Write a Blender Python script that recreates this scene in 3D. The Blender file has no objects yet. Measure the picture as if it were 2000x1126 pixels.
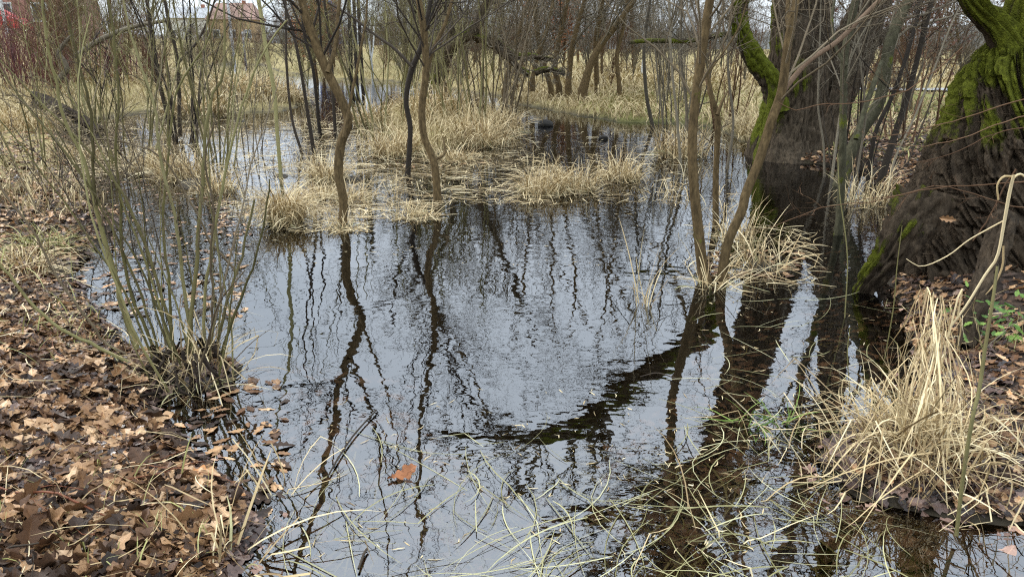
import bpy, math
import numpy as np

rng = np.random.default_rng(11)
S = bpy.context.scene
COL = S.collection
PI = math.pi

# ------------------------------------------------------------------ camera
F = 1428.0                      # focal length in photo pixels (2000 wide)
PITCH = math.radians(18.14)
CZ = 1.65
cp, sp = math.cos(PITCH), math.sin(PITCH)


def ray(px, py):
    px = np.asarray(px, float); py = np.asarray(py, float)
    x = (px - 1000) / F; u = (563 - py) / F
    return np.stack([x, cp + u * sp, -sp + u * cp], -1)


def G(px, py, z=0.0):
    """photo pixel -> point on the level z"""
    d = ray(px, py)
    t = (z - CZ) / d[..., 2]
    return d * t[..., None] + np.array([0, 0, CZ])


def PY(px, py, Y):
    """photo pixel -> point at distance Y in front of the camera"""
    d = ray(px, py)
    t = np.asarray(Y) / d[..., 1]
    return d * t[..., None] + np.array([0, 0, CZ])


cam = bpy.data.cameras.new("camera")
cam_o = bpy.data.objects.new("camera", cam)
COL.objects.link(cam_o)
cam_o.location = (0, 0, CZ)
cam_o.rotation_euler = (PI / 2 - PITCH, 0, 0)
cam.sensor_width = 36
cam.lens = 36 * F / 2000
cam.clip_start = 0.05
cam.clip_end = 6000
S.camera = cam_o


# ------------------------------------------------------------------ noise
def hash3(ix, iy, iz, seed):
    h = (ix.astype(np.int64) * 374761393 + iy.astype(np.int64) * 668265263 + iz.astype(np.int64) * 2147483647 + seed * 1274126177) & 0xffffffff
    h = ((h ^ (h >> 13)) * 1274126177) & 0xffffffff
    h = (h ^ (h >> 16)) & 0xffffffff
    return h / 4294967295.0


def vnoise(x, y, z=0.0, seed=0, perx=None):
    x = np.asarray(x, float); y = np.asarray(y, float); z = np.zeros_like(x) + z
    x0, y0, z0 = np.floor(x), np.floor(y), np.floor(z)
    fx, fy, fz = x - x0, y - y0, z - z0
    fx = fx * fx * (3 - 2 * fx); fy = fy * fy * (3 - 2 * fy); fz = fz * fz * (3 - 2 * fz)
    r = 0
    for a in (0, 1):
        xa = x0 + a
        if perx: xa = np.mod(xa, perx)
        wa = fx if a else 1 - fx
        for b in (0, 1):
            wb = fy if b else 1 - fy
            for c in (0, 1):
                wc = fz if c else 1 - fz
                r = r + wa * wb * wc * hash3(xa, y0 + b, z0 + c, seed)
    return r


def fbm(x, y, z=0.0, seed=0, octv=4):
    r = 0; a = 0.5; f = 1.0
    for k in range(octv):
        r = r + a * vnoise(np.asarray(x) * f, np.asarray(y) * f, np.asarray(z) * f, seed + k)
        a *= 0.5; f *= 2.03
    return r


def smooth(e0, e1, x):
    t = np.clip((x - e0) / (e1 - e0), 0, 1)
    return t * t * (3 - 2 * t)


# ------------------------------------------------------------------ mesh tools
def mk_mesh(name, V, Q, mat=None, T=None, attrs=None, smooth_s=False, mat_idx=None):
    V = np.ascontiguousarray(V, dtype=np.float32).reshape(-1, 3)
    me = bpy.data.meshes.new(name)
    me.vertices.add(len(V)); me.vertices.foreach_set("co", V.ravel())
    Q = np.zeros((0, 4), np.int32) if Q is None else np.asarray(Q, np.int32).reshape(-1, 4)
    T = np.zeros((0, 3), np.int32) if T is None else np.asarray(T, np.int32).reshape(-1, 3)
    li = np.concatenate([Q.ravel(), T.ravel()]).astype(np.int32)
    ls = np.concatenate([np.arange(len(Q)) * 4, len(Q) * 4 + np.arange(len(T)) * 3]).astype(np.int32)
    lt = np.concatenate([np.full(len(Q), 4), np.full(len(T), 3)]).astype(np.int32)
    me.loops.add(len(li)); me.loops.foreach_set("vertex_index", li)
    me.polygons.add(len(ls)); me.polygons.foreach_set("loop_start", ls)
    try:
        me.polygons.foreach_set("loop_total", lt)
    except Exception:
        pass
    me.polygons.foreach_set("use_smooth", np.full(len(ls), bool(smooth_s)))
    if mat is not None:
        for m in (mat if isinstance(mat, (list, tuple)) else [mat]):
            me.materials.append(m)
    if mat_idx is not None:
        me.polygons.foreach_set("material_index", np.asarray(mat_idx, np.int32))
    me.update(calc_edges=True)
    for k, a in (attrs or {}).items():
        at = me.attributes.new(k, 'FLOAT', 'POINT')
        at.data.foreach_set("value", np.ascontiguousarray(a, dtype=np.float32).ravel())
    me.validate()
    return me


def link(name, me, parent=None, loc=None):
    o = bpy.data.objects.new(name, me)
    COL.objects.link(o)
    if parent is not None:
        o.parent = parent
    if loc is not None:
        o.location = loc
    return o


def tag(o, label, cat, group=None):
    o["label"] = label; o["category"] = cat
    if group: o["group"] = group
    return o


def thing(name, label, cat, loc=(0, 0, 0), group=None):
    return tag(link(name, None, None, tuple(float(v) for v in loc)), label, cat, group)


def kind(o, k):
    o["kind"] = k
    return o


class Geo:
    """collects vertex / face arrays, builds ONE mesh"""
    def __init__(s): s.V = []; s.Q = []; s.T = []; s.n = 0; s.A = []
    def add(s, V, Q=None, T=None, a=None):
        V = np.asarray(V, float).reshape(-1, 3)
        if Q is not None and len(Q): s.Q.append(np.asarray(Q).reshape(-1, 4) + s.n)
        if T is not None and len(T): s.T.append(np.asarray(T).reshape(-1, 3) + s.n)
        s.V.append(V); s.n += len(V)
        s.A.append(np.zeros(len(V)) if a is None else np.asarray(a, float).ravel())
        return s
    def mesh(s, name, mat, off=(0, 0, 0), smooth_s=False, attr=None):
        V = np.concatenate(s.V) - np.asarray(off, float)
        Q = np.concatenate(s.Q) if s.Q else None
        T = np.concatenate(s.T) if s.T else None
        if attr == "vein": return mk_mesh(name, V, Q, mat, T, {"vein": np.tile([0., 1., 0.], len(V) // 3)}, smooth_s)
        return mk_mesh(name, V, Q, mat, T, {attr: np.concatenate(s.A)} if attr else None, smooth_s)
    def box(s, c, d, rz=0.0):
        x, y, z = np.array(d) / 2
        v = np.array([[-x, -y, -z], [x, -y, -z], [x, y, -z], [-x, y, -z], [-x, -y, z], [x, -y, z], [x, y, z], [-x, y, z]])
        R = np.array([[math.cos(rz), -math.sin(rz), 0], [math.sin(rz), math.cos(rz), 0], [0, 0, 1]])
        return s.add(v @ R.T + np.array(c), [[0, 3, 2, 1], [4, 5, 6, 7], [0, 1, 5, 4], [1, 2, 6, 5], [2, 3, 7, 6], [3, 0, 4, 7]])


def nrm(v):
    return v / (np.linalg.norm(v, axis=-1, keepdims=True) + 1e-9)


def frames(P):
    T = nrm(np.gradient(P, axis=1))
    m = np.abs(nrm(P[:, -1] - P[:, 0]))
    ref = np.zeros_like(m); ref[np.arange(len(m)), np.argmin(m, axis=1)] = 1
    U = nrm(np.cross(T, ref[:, None, :]))
    W = np.cross(T, U)
    return T, U, W


def tubes(P, R, sides=4):
    """P (N,K,3), R (N,K) -> vertices, quads"""
    N, K, _ = P.shape
    T, U, W = frames(P)
    a = np.arange(sides) / sides * 2 * PI
    ca, sa = np.cos(a), np.sin(a)
    V = P[:, :, None, :] + R[:, :, None, None] * (ca[None, None, :, None] * U[:, :, None, :] + sa[None, None, :, None] * W[:, :, None, :])
    idx = np.arange(N * K * sides).reshape(N, K, sides)
    j = (np.arange(sides) + 1) % sides
    Q = np.stack([idx[:, :-1, :], idx[:, :-1, j], idx[:, 1:, j], idx[:, 1:, :]], -1)
    return V.reshape(-1, 3), Q.reshape(-1, 4)


def plen(P):
    return np.linalg.norm(np.diff(P, axis=1), axis=-1).sum(1)


def grow(start, dirs, L, R0, K, wig, up, tip=0.25, rg=None):
    """random-walk branches from start points"""
    rg = rg or rng
    N = len(start)
    P = np.zeros((N, K, 3)); P[:, 0] = start
    d = nrm(dirs)
    st = (L / (K - 1))[:, None]
    for k in range(1, K):
        d = nrm(d + rg.normal(0, wig, (N, 3)) + np.array([0, 0, up]))
        P[:, k] = P[:, k - 1] + d * st
    t = np.linspace(0, 1, K)[None, :]
    R = R0[:, None] * (1 - (1 - tip) * t)
    return P, R


def spawn(P, R, n, t0, t1, ang, ratio, K, wig, up, rr=0.6, tip=0.3, rmin=0.0015, rmax=9., gamma=0.6, rg=None, lmax=9):
    rg = rg or rng
    N, KK, _ = P.shape
    T = nrm(np.gradient(P, axis=1))
    Ls = plen(P)
    par = np.repeat(np.arange(N), n)
    M = len(par)
    t = rg.uniform(t0, t1, M)
    f = t * (KK - 1); i = np.minimum(f.astype(int), KK - 2); w = (f - i)[:, None]
    p = P[par, i] * (1 - w) + P[par, i + 1] * w
    r = (R[par, i] * (1 - w[:, 0]) + R[par, i + 1] * w[:, 0])
    tg = T[par, i]
    rnd = rg.normal(0, 1, (M, 3))
    perp = nrm(rnd - (rnd * tg).sum(1, keepdims=True) * tg)
    a = rg.normal(ang, ang * 0.25, M)[:, None]
    d = tg * np.cos(a) + perp * np.sin(a)
    L = np.minimum(Ls[par] * ratio * (1.15 - gamma * t) * rg.uniform(0.5, 1.3, M), lmax)
    return grow(p, d, L, np.clip(r * rr, rmin, rmax), K, wig, up, tip, rg)


def spline(pts, n):
    """Catmull-Rom through pts (M,D)"""
    pts = np.asarray(pts, float)
    ext = np.vstack([2 * pts[0] - pts[1], pts, 2 * pts[-1] - pts[-2]])
    seg = np.linalg.norm(np.diff(pts[:, :3], axis=0), axis=1)
    s = np.concatenate([[0], np.cumsum(seg)]); s /= s[-1]
    u = np.linspace(0, 1, n)
    i = np.clip(np.searchsorted(s, u, side='right') - 1, 0, len(pts) - 2)
    w = ((u - s[i]) / (s[i + 1] - s[i] + 1e-9))[:, None]
    p0, p1, p2, p3 = ext[i], ext[i + 1], ext[i + 2], ext[i + 3]
    return 0.5 * ((2 * p1) + (-p0 + p2) * w + (2 * p0 - 5 * p1 + 4 * p2 - p3) * w ** 2 + (-p0 + 3 * p1 - 3 * p2 + p3) * w ** 3)


def traced(pts, Y0=None, lean=0.0, n=24, jit=0.0, z0=0.0, Ys=None):
    """pts: (px, py, half width px); first point is the foot (on level z0 unless Y0 is given).
    returns path (n,3), radii (n)"""
    pts = np.array(pts, float)
    if Y0 is None:
        Y0 = float(G(pts[0, 0], pts[0, 1], z0)[1])
    k = np.linspace(0, 1, len(pts))
    Y = Y0 + lean * k if Ys is None else np.array(Ys, float)
    P = PY(pts[:, 0], pts[:, 1], Y)
    dep = Y / ray(pts[:, 0], pts[:, 1])[:, 1]
    R = pts[:, 2] * dep / F
    C = spline(np.column_stack([P, R]), n)
    if jit:
        C[1:-1, :3] += rng.normal(0, jit, (n - 2, 3))
    return C[:, :3], np.maximum(C[:, 3], 0.001)


def extend(P, R, H, n=10, wig=0.08, up=0.06, tip=0.2):
    """carry a path on above the frame until height H"""
    d = nrm(P[-1] - P[-3])
    need = max(H - P[-1, 2], 0.3) / max(d[2], 0.45)
    Q, RR = grow(P[-1:], d[None], np.array([need]), np.array([R[-1]]), n, wig, up, tip)
    return np.vstack([P, Q[0, 1:]]), np.concatenate([R, RR[0, 1:]])


def blades(base, az, L, lean, bend, w, segs=5, floor=None, wob=0.6, face=None, kink=0.0, rg=None):
    """dry grass ribbons. lean: start angle from vertical; bend: added angle at the tip"""
    rg = rg or rng
    N = len(base)
    s = np.linspace(0, 1, segs + 1)
    P = np.zeros((N, segs + 1, 3)); P[:, 0] = base
    azk = np.array(az, float)
    kk = rg.uniform(0, 1, N) < kink
    kpos = rg.integers(1, segs, N)
    kamt = rg.uniform(0.9, 1.9, N)
    wobs = rg.normal(0, wob, N)
    for k in range(1, segs + 1):
        phi = lean + bend * (s[k] ** 1.4) + np.where(kk & (k > kpos), kamt, 0)
        azk = azk + wobs / segs
        d = np.stack([np.sin(phi) * np.cos(azk), np.sin(phi) * np.sin(azk), np.cos(phi)], -1)
        P[:, k] = P[:, k - 1] + d * (L / segs)[:, None]
    if floor is not None:
        P[:, 1:, 2] = np.maximum(P[:, 1:, 2], (floor + rg.uniform(0.0, 0.02, N))[:, None])
    prof = np.interp(s, [0, .15, .55, .85, 1], [.75, 1, .9, .55, .06])
    wa = (az if face is None else face) + PI / 2 + rg.normal(0, 0.5, N)
    side = np.stack([np.cos(wa), np.sin(wa), rg.normal(0, 0.35, N)], -1)
    off = side[:, None, :] * (w[:, None] * prof[None] * 0.5)[:, :, None]
    V = np.stack([P - off, P + off], 2)            # N,segs+1,2,3
    idx = np.arange(N * (segs + 1) * 2).reshape(N, segs + 1, 2)
    Q = np.stack([idx[:, :-1, 0], idx[:, :-1, 1], idx[:, 1:, 1], idx[:, 1:, 0]], -1)
    return V.reshape(-1, 3), Q.reshape(-1, 4)


# ------------------------------------------------------------------ materials
def new_mat(name):
    m = bpy.data.materials.new(name); m.use_nodes = True
    nt = m.node_tree
    b = nt.nodes["Principled BSDF"]
    return m, nt, b


def N_(nt, t, **kw):
    n = nt.nodes.new(t)
    for k, v in kw.items():
        if k in n.inputs.keys():
            n.inputs[k].default_value = v
        else:
            setattr(n, k, v)
    return n


def ramp(nt, fac, stops, interp='LINEAR'):
    n = nt.nodes.new("ShaderNodeValToRGB")
    n.color_ramp.interpolation = interp
    els = n.color_ramp.elements
    while len(els) < len(stops): els.new(0.5)
    for e, (p, c) in zip(els, stops):
        e.position = p; e.color = (*c, 1)
    nt.links.new(fac, n.inputs[0])
    return n.outputs[0]


def mathn(nt, op, a, b=None, clamp=False):
    n = nt.nodes.new("ShaderNodeMath"); n.operation = op; n.use_clamp = clamp
    for i, v in enumerate((a, b)):
        if v is None: continue
        if isinstance(v, (int, float)): n.inputs[i].default_value = v
        else: nt.links.new(v, n.inputs[i])
    return n.outputs[0]


def mixc(nt, fac, a, b, mode='MIX'):
    n = nt.nodes.new("ShaderNodeMix"); n.data_type = 'RGBA'; n.blend_type = mode
    for sock, v in ((n.inputs[0], fac), (n.inputs[6], a), (n.inputs[7], b)):
        if isinstance(v, (int, float)): sock.default_value = v
        elif isinstance(v, tuple): sock.default_value = (*v, 1)
        else: nt.links.new(v, sock)
    return n.outputs[2]


def coords(nt, scale=(1, 1, 1), space="Object"):
    tc = nt.nodes.new("ShaderNodeTexCoord")
    mp = nt.nodes.new("ShaderNodeMapping"); mp.inputs["Scale"].default_value = scale
    nt.links.new(tc.outputs[space], mp.inputs[0])
    return mp.outputs[0]


def noise(nt, vec, scale, detail=4, rough=0.55):
    n = N_(nt, "ShaderNodeTexNoise", Scale=scale, Detail=detail, Roughness=rough)
    nt.links.new(vec, n.inputs["Vector"])
    return n.outputs["Fac"]


def island_rand(nt):
    g = nt.nodes.new("ShaderNodeNewGeometry")
    o = nt.nodes.new("ShaderNodeObjectInfo")
    return mathn(nt, 'FRACT', mathn(nt, 'ADD', g.outputs["Random Per Island"], o.outputs["Random"]))


def bump(nt, b, h, strength, dist):
    n = N_(nt, "ShaderNodeBump", Strength=strength, Distance=dist)
    nt.links.new(h, n.inputs["Height"]); nt.links.new(n.outputs[0], b.inputs["Normal"])


def twig_mat(name, stops, rough=0.75, scale=14):
    m, nt, b = new_mat(name)
    r = island_rand(nt)
    c = coords(nt, (1, 1, 0.5))
    n = noise(nt, c, scale, 3)
    f = mathn(nt, 'ADD', mathn(nt, 'MULTIPLY', r, 0.65), mathn(nt, 'MULTIPLY', n, 0.4))
    col = ramp(nt, f, stops)
    nt.links.new(col, b.inputs["Base Color"])
    b.inputs["Roughness"].default_value = rough; b.inputs["Specular IOR Level"].default_value = 0.15
    bump(nt, b, noise(nt, coords(nt, (60, 60, 14)), 2.0, 3), 0.5, 0.006)
    return m


def bark_mat(name, dark, light, moss=(0.125, 0.142, 0.014), stretch=(26, 26, 5), bdist=0.02, rough=0.85):
    m, nt, b = new_mat(name)
    c = coords(nt, stretch)
    n1 = noise(nt, c, 1.0, 6, 0.65)
    n2 = noise(nt, coords(nt, (3, 3, 3)), 1.0, 4)
    base = ramp(nt, n1, [(0.3, dark), (0.55, tuple((a + d) / 2 for a, d in zip(dark, light))), (0.75, light)])
    base = mixc(nt, mathn(nt, 'MULTIPLY', n2, 0.5), base, tuple(v * 0.6 for v in dark))
    at = nt.nodes.new("ShaderNodeAttribute"); at.attribute_name = "moss"
    n3 = noise(nt, coords(nt, (45, 45, 30)), 1.0, 4, 0.7)
    mf = mathn(nt, 'ADD', at.outputs["Fac"], mathn(nt, 'MULTIPLY', mathn(nt, 'SUBTRACT', n3, 0.5), 0.9))
    mf = ramp(nt, mf, [(0.40, (0, 0, 0)), (0.72, (1, 1, 1))])
    mcol = ramp(nt, noise(nt, coords(nt, (30, 30, 30)), 1.0, 3), [(0.3, tuple(v * 0.45 for v in moss)), (0.65, moss), (0.85, tuple(v * 1.7 for v in moss))])
    nt.links.new(mixc(nt, mf, base, mcol), b.inputs["Base Color"])
    b.inputs["Roughness"].default_value = rough; b.inputs["Specular IOR Level"].default_value = 0.12
    hh = mathn(nt, 'ADD', n1, mathn(nt, 'MULTIPLY', mf, mathn(nt, 'MULTIPLY', noise(nt, coords(nt, (110, 110, 110)), 1.0, 2), 0.9)))
    bump(nt, b, hh, 0.9, bdist)
    return m


def straw_mat(name, stops, rough=0.6, trans=0.0):
    m, nt, b = new_mat(name)
    r = island_rand(nt)
    n = noise(nt, coords(nt, (9, 9, 9)), 1.0, 3)
    f = mathn(nt, 'ADD', mathn(nt, 'MULTIPLY', r, 0.75), mathn(nt, 'MULTIPLY', n, 0.3))
    nt.links.new(ramp(nt, f, stops), b.inputs["Base Color"])
    b.inputs["Roughness"].default_value = rough
    b.inputs["Specular IOR Level"].default_value = 0.2
    return m


STRAW = [(0.05, (0.10, 0.062, 0.032)), (0.2, (0.24, 0.165, 0.085)), (0.38, (0.42, 0.31, 0.16)), (0.6, (0.58, 0.45, 0.25)), (0.85, (0.70, 0.58, 0.36)), (1.0, (0.78, 0.69, 0.48))]
M_straw = straw_mat("dry_grass_straw", STRAW)
M_straw_far = straw_mat("dry_grass_far", [(0.05, (0.13, 0.09, 0.044)), (0.35, (0.32, 0.24, 0.12)), (0.7, (0.51, 0.405, 0.22)), (1.0, (0.63, 0.525, 0.32))])
M_straw_wet = straw_mat("wet_grass", [(0.05, (0.10, 0.09, 0.035)), (0.35, (0.24, 0.22, 0.10)), (0.7, (0.42, 0.39, 0.21)), (1.0, (0.58, 0.55, 0.36))], 0.4)
M_green = straw_mat("green_blades", [(0.1, (0.05, 0.09, 0.015)), (0.6, (0.12, 0.19, 0.03)), (1.0, (0.22, 0.29, 0.07))], 0.5)
M_moor = straw_mat("green_straw", [(0.05, (0.14, 0.13, 0.04)), (0.5, (0.30, 0.29, 0.10)), (1.0, (0.50, 0.47, 0.22))])

M_olive = twig_mat("bark_olive", [(0.2, (0.075, 0.064, 0.028)), (0.5, (0.165, 0.145, 0.062)), (0.9, (0.30, 0.27, 0.135))])
M_willow_green = twig_mat("bark_green_olive", [(0.2, (0.075, 0.066, 0.026)), (0.5, (0.165, 0.148, 0.058)), (0.9, (0.31, 0.28, 0.13))], 0.65)
M_dark = twig_mat("bark_dark_brown", [(0.2, (0.022, 0.017, 0.013)), (0.6, (0.05, 0.038, 0.028)), (0.95, (0.10, 0.08, 0.06))])
M_grey = twig_mat("bark_grey_brown", [(0.2, (0.06, 0.05, 0.036)), (0.55, (0.135, 0.112, 0.08)), (0.95, (0.25, 0.215, 0.155))])
M_brown = twig_mat("bark_brown", [(0.2, (0.075, 0.056, 0.036)), (0.55, (0.15, 0.115, 0.072)), (0.95, (0.25, 0.20, 0.135))])
M_pink = twig_mat("bark_pale_brown", [(0.2, (0.16, 0.105, 0.07)), (0.55, (0.27, 0.185, 0.125)), (0.95, (0.40, 0.30, 0.22))])
M_red = twig_mat("bark_red", [(0.2, (0.05, 0.018, 0.02)), (0.55, (0.13, 0.045, 0.048)), (0.95, (0.22, 0.10, 0.09))], 0.5)
M_russet = twig_mat("bark_russet", [(0.2, (0.05, 0.028, 0.016)), (0.55, (0.12, 0.066, 0.036)), (0.95, (0.20, 0.12, 0.07))])
M_birch = twig_mat("bark_white", [(0.2, (0.35, 0.35, 0.34)), (0.55, (0.6, 0.6, 0.58)), (0.95, (0.75, 0.75, 0.72))])
M_post = twig_mat("dark_wood", [(0.2, (0.018, 0.014, 0.012)), (0.55, (0.035, 0.027, 0.022)), (0.95, (0.06, 0.046, 0.036))])
M_redtwig = twig_mat("red_brown_twig", [(0.2, (0.12, 0.04, 0.02)), (0.6, (0.20, 0.075, 0.04)), (0.95, (0.28, 0.13, 0.08))], 0.5)
M_bark = bark_mat("willow_bark", (0.024, 0.018, 0.012), (0.17, 0.128, 0.086))
M_bark_dark = bark_mat("old_willow_bark", (0.018, 0.013, 0.009), (0.135, 0.098, 0.064), moss=(0.132, 0.145, 0.014), bdist=0.04)
M_barkgrey = bark_mat("grey_green_bark", (0.04, 0.037, 0.022), (0.14, 0.130, 0.08), stretch=(30, 30, 12), bdist=0.006)
M_barkbrown = bark_mat("brown_bark", (0.05, 0.034, 0.017), (0.245, 0.168, 0.08), stretch=(40, 40, 14), bdist=0.006)
M_log = bark_mat("rotten_log_bark", (0.014, 0.010, 0.008), (0.075, 0.055, 0.04), stretch=(20, 20, 20), bdist=0.03)


def leaf_material(name, stops, rough, spec=0.25):
    m, nt, b = new_mat(name)
    r = island_rand(nt)
    c = coords(nt, (1, 1, 1))
    n = noise(nt, c, 38, 4)
    f = mathn(nt, 'ADD', mathn(nt, 'MULTIPLY', r, 0.9), mathn(nt, 'MULTIPLY', mathn(nt, 'SUBTRACT', n, 0.5), 0.35), True)
    at = nt.nodes.new("ShaderNodeAttribute"); at.attribute_name = "vein"
    vf = mathn(nt, 'MULTIPLY', mathn(nt, 'POWER', at.outputs["Fac"], 9.0), 0.55)
    lc = ramp(nt, f, stops)
    spots = ramp(nt, noise(nt, c, 70, 3, 0.7), [(0.52, (1, 1, 1)), (0.68, (0.45, 0.40, 0.36))])
    lc = mixc(nt, 0.8, lc, spots, 'MULTIPLY')
    lc = mixc(nt, vf, lc, mixc(nt, 1.0, lc, (1.7, 1.65, 1.5), 'MULTIPLY'))
    nt.links.new(lc, b.inputs["Base Color"])
    rr = mathn(nt, 'ADD', mathn(nt, 'MULTIPLY', noise(nt, c, 6, 2), 0.5), rough - 0.25)
    nt.links.new(rr, b.inputs["Roughness"]); b.inputs["Specular IOR Level"].default_value = spec
    bump(nt, b, noise(nt, c, 90, 3), 0.35, 0.004)
    return m


LEAFS = [(0.0, (0.020, 0.012, 0.009)), (0.2, (0.055, 0.031, 0.019)), (0.40, (0.12, 0.060, 0.031)), (0.60, (0.24, 0.130, 0.062)),
         (0.77, (0.42, 0.250, 0.128)), (0.87, (0.60, 0.41, 0.25)), (0.94, (0.46, 0.19, 0.05)), (1.0, (0.68, 0.50, 0.33))]
M_leaf = leaf_material("oak_leaf", LEAFS, 0.42)
M_leaf_wet = leaf_material("wet_oak_leaf", [(0.0, (0.022, 0.015, 0.014)), (0.35, (0.06, 0.036, 0.03)), (0.65, (0.13, 0.08, 0.064)), (0.88, (0.24, 0.155, 0.12)), (1.0, (0.38, 0.24, 0.16))], 0.34, 0.4)
M_leaf_sunk = leaf_material("sunken_leaf", [(0.0, (0.05, 0.03, 0.022)), (0.45, (0.22, 0.13, 0.10)), (0.8, (0.42, 0.27, 0.21)), (1.0, (0.58, 0.35, 0.22))], 0.5)
M_leaf_orange = leaf_material("orange_leaf", [(0.0, (0.14, 0.05, 0.02)), (0.5, (0.27, 0.105, 0.042)), (1.0, (0.40, 0.19, 0.09))], 0.6)
M_leaf_redbrown = leaf_material("red_brown_leaf", [(0.0, (0.06, 0.028, 0.022)), (0.5, (0.14, 0.065, 0.048)), (1.0, (0.25, 0.13, 0.095))], 0.6)
M_leaf_green = leaf_material("green_leaf", [(0.0, (0.03, 0.07, 0.012)), (0.5, (0.08, 0.16, 0.025)), (1.0, (0.20, 0.30, 0.06))], 0.45)


def plain(name, col, rough=0.7, var=0.25, scale=3.0, metal=0.0):
    m, nt, b = new_mat(name)
    n = noise(nt, coords(nt), scale, 5)
    c = ramp(nt, n, [(0.25, tuple(v * (1 - var) for v in col)), (0.75, tuple(min(v * (1 + var), 0.95) for v in col))])
    nt.links.new(c, b.inputs["Base Color"]); b.inputs["Roughness"].default_value = rough
    b.inputs["Metallic"].default_value = metal
    return m


# ------------------------------------------------------------------ terrain
OUT = np.array([(560, 1560), (520, 1300), (494, 1126), (505, 1040), (470, 960), (420, 880), (350, 830), (300, 790), (322, 742), (420, 748),
                (440, 720), (400, 690), (300, 690), (225, 640), (170, 585), (150, 530), (190, 480), (235, 440), (225, 400), (190, 365), (165, 330), (150, 300),
                (135, 262), (180, 236), (300, 215), (350, 190), (345, 160), (330, 138), (430, 126), (510, 126), (545, 140), (620, 152),
                (760, 158), (860, 172), (980, 190), (1020, 206), (1120, 224), (1200, 238), (1300, 240), (1400, 250), (1462, 288), (1475, 312), (1600, 322),
                (1660, 330), (1715, 345), (1735, 385), (1722, 450), (1690, 525), (1750, 600), (1775, 680), (1745, 770), (1660, 840), (1625, 930),
                (1665, 985), (1780, 1005), (1900, 1035), (2060, 1060), (2300, 1090), (2500, 1300), (2300, 1700)], float)
STRIP = np.array([(80, 236), (200, 232), (340, 214), (440, 220), (560, 216), (590, 198), (545, 174), (430, 168), (300, 160), (80, 160)], float)
ISLE = np.array([(720, 226), (770, 208), (850, 198), (955, 206), (1000, 233), (985, 262), (950, 285), (880, 300), (805, 306), (770, 298), (745, 270)], float)


def wpoly(p):
    return G(p[:, 0], p[:, 1])[:, :2]


OUTW, STRIPW, ISLEW = wpoly(OUT), wpoly(STRIP), wpoly(ISLE)


def sdf(x, y, poly):
    """signed distance, positive inside"""
    d = np.full(x.shape, 1e9); ins = np.zeros(x.shape, bool)
    n = len(poly)
    for i in range(n):
        a, b = poly[i], poly[(i + 1) % n]
        e = b - a
        t = np.clip(((x - a[0]) * e[0] + (y - a[1]) * e[1]) / (e @ e + 1e-12), 0, 1)
        d = np.minimum(d, np.hypot(x - a[0] - t * e[0], y - a[1] - t * e[1]))
        c = ((a[1] > y) != (b[1] > y)) & (x < (b[0] - a[0]) * (y - a[1]) / (b[1] - a[1] + 1e-12) + a[0])
        ins ^= c
    return np.where(ins, d, -d)


# small hummocks standing in the water: (px, py, radius, height)
HUMPS = [(560, 432, .26, .07), (650, 374, .26, .06), (668, 442, .20, .05), (855, 392, .20, .03), (1092, 370, .36, .06), (1212, 348, .28, .05), (1485, 522, .26, .025),
         (1394, 548, .18, .02), (372, 728, .24, .07), (548, 346, .3, .05), (390, 358, .4, .07), (320, 332, .35, .06), (690, 352, .3, .05),
         (470, 235, .5, .05), (1770, 900, .34, .08)]
HUMPW = [(G(a, b)[0], G(a, b)[1], r, h) for a, b, r, h in HUMPS]


def shore(x, y):
    """positive = metres inside the water"""
    d = sdf(x, y, OUTW)
    d = np.minimum(d, -sdf(x, y, STRIPW))
    d = np.minimum(d, -sdf(x, y, ISLEW))
    return d + (fbm(x * 1.7, y * 1.7, seed=5) - 0.47) * np.clip(0.25 + y * 0.03, 0.2, 1.0)


def height(x, y):
    x = np.asarray(x, float); y = np.asarray(y, float)
    d = shore(x, y)
    bank = 0.02 + 0.16 * (1 - np.exp(np.minimum(d, 0) / 0.7)) + 0.15 * smooth(0, 6, -d)
    lip = smooth(0.0, 0.12, -d) * 1.0
    deep = -0.02 - 0.34 * (1 - np.exp(-np.maximum(d, 0) / 1.1))
    h = np.where(d > 0, deep, bank * lip - 0.02 * (1 - lip))
    for hx, hy, r, hh in HUMPW:
        q = np.exp(-(((x - hx) ** 2 + (y - hy) ** 2) / (r * r)) ** 1.5)
        h = np.maximum(h, h * (1 - q) + hh * q)
    land = smooth(0.05, 0.6, -d)
    near = smooth(30, 6, np.hypot(x, y))
    h += land * ((fbm(x * 2.2, y * 2.2, seed=21) - 0.47) * 0.13 + (fbm(x * 8, y * 8, seed=33) - 0.47) * 0.05 * near)
    h += smooth(0.02, 0.4, d) * (fbm(x * 2.5, y * 2.5, seed=44) - 0.5) * 0.10
    # gentle rise to the fields and, to the left, up to the road
    r = np.hypot(x, y)
    inland = smooth(0.2, 7, -d)
    h += smooth(25, 140, r) * 0.75 * inland
    az = np.arctan2(x, np.maximum(y, 0.01))
    left = smooth(-0.22, -0.50, az) * (y > 0)
    h += (left * smooth(22, 55, r) * 1.95 + smooth(-0.02, -0.2, az) * (y > 0) * smooth(40, 90, r) * 1.2 * (1 - left)) * inland
    # the ground under the big willow at the right and bank behind
    h += land * smooth(1.0, 3.2, x - 0.33 * y) * smooth(9, 4, y) * 0.18
    return h


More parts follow.
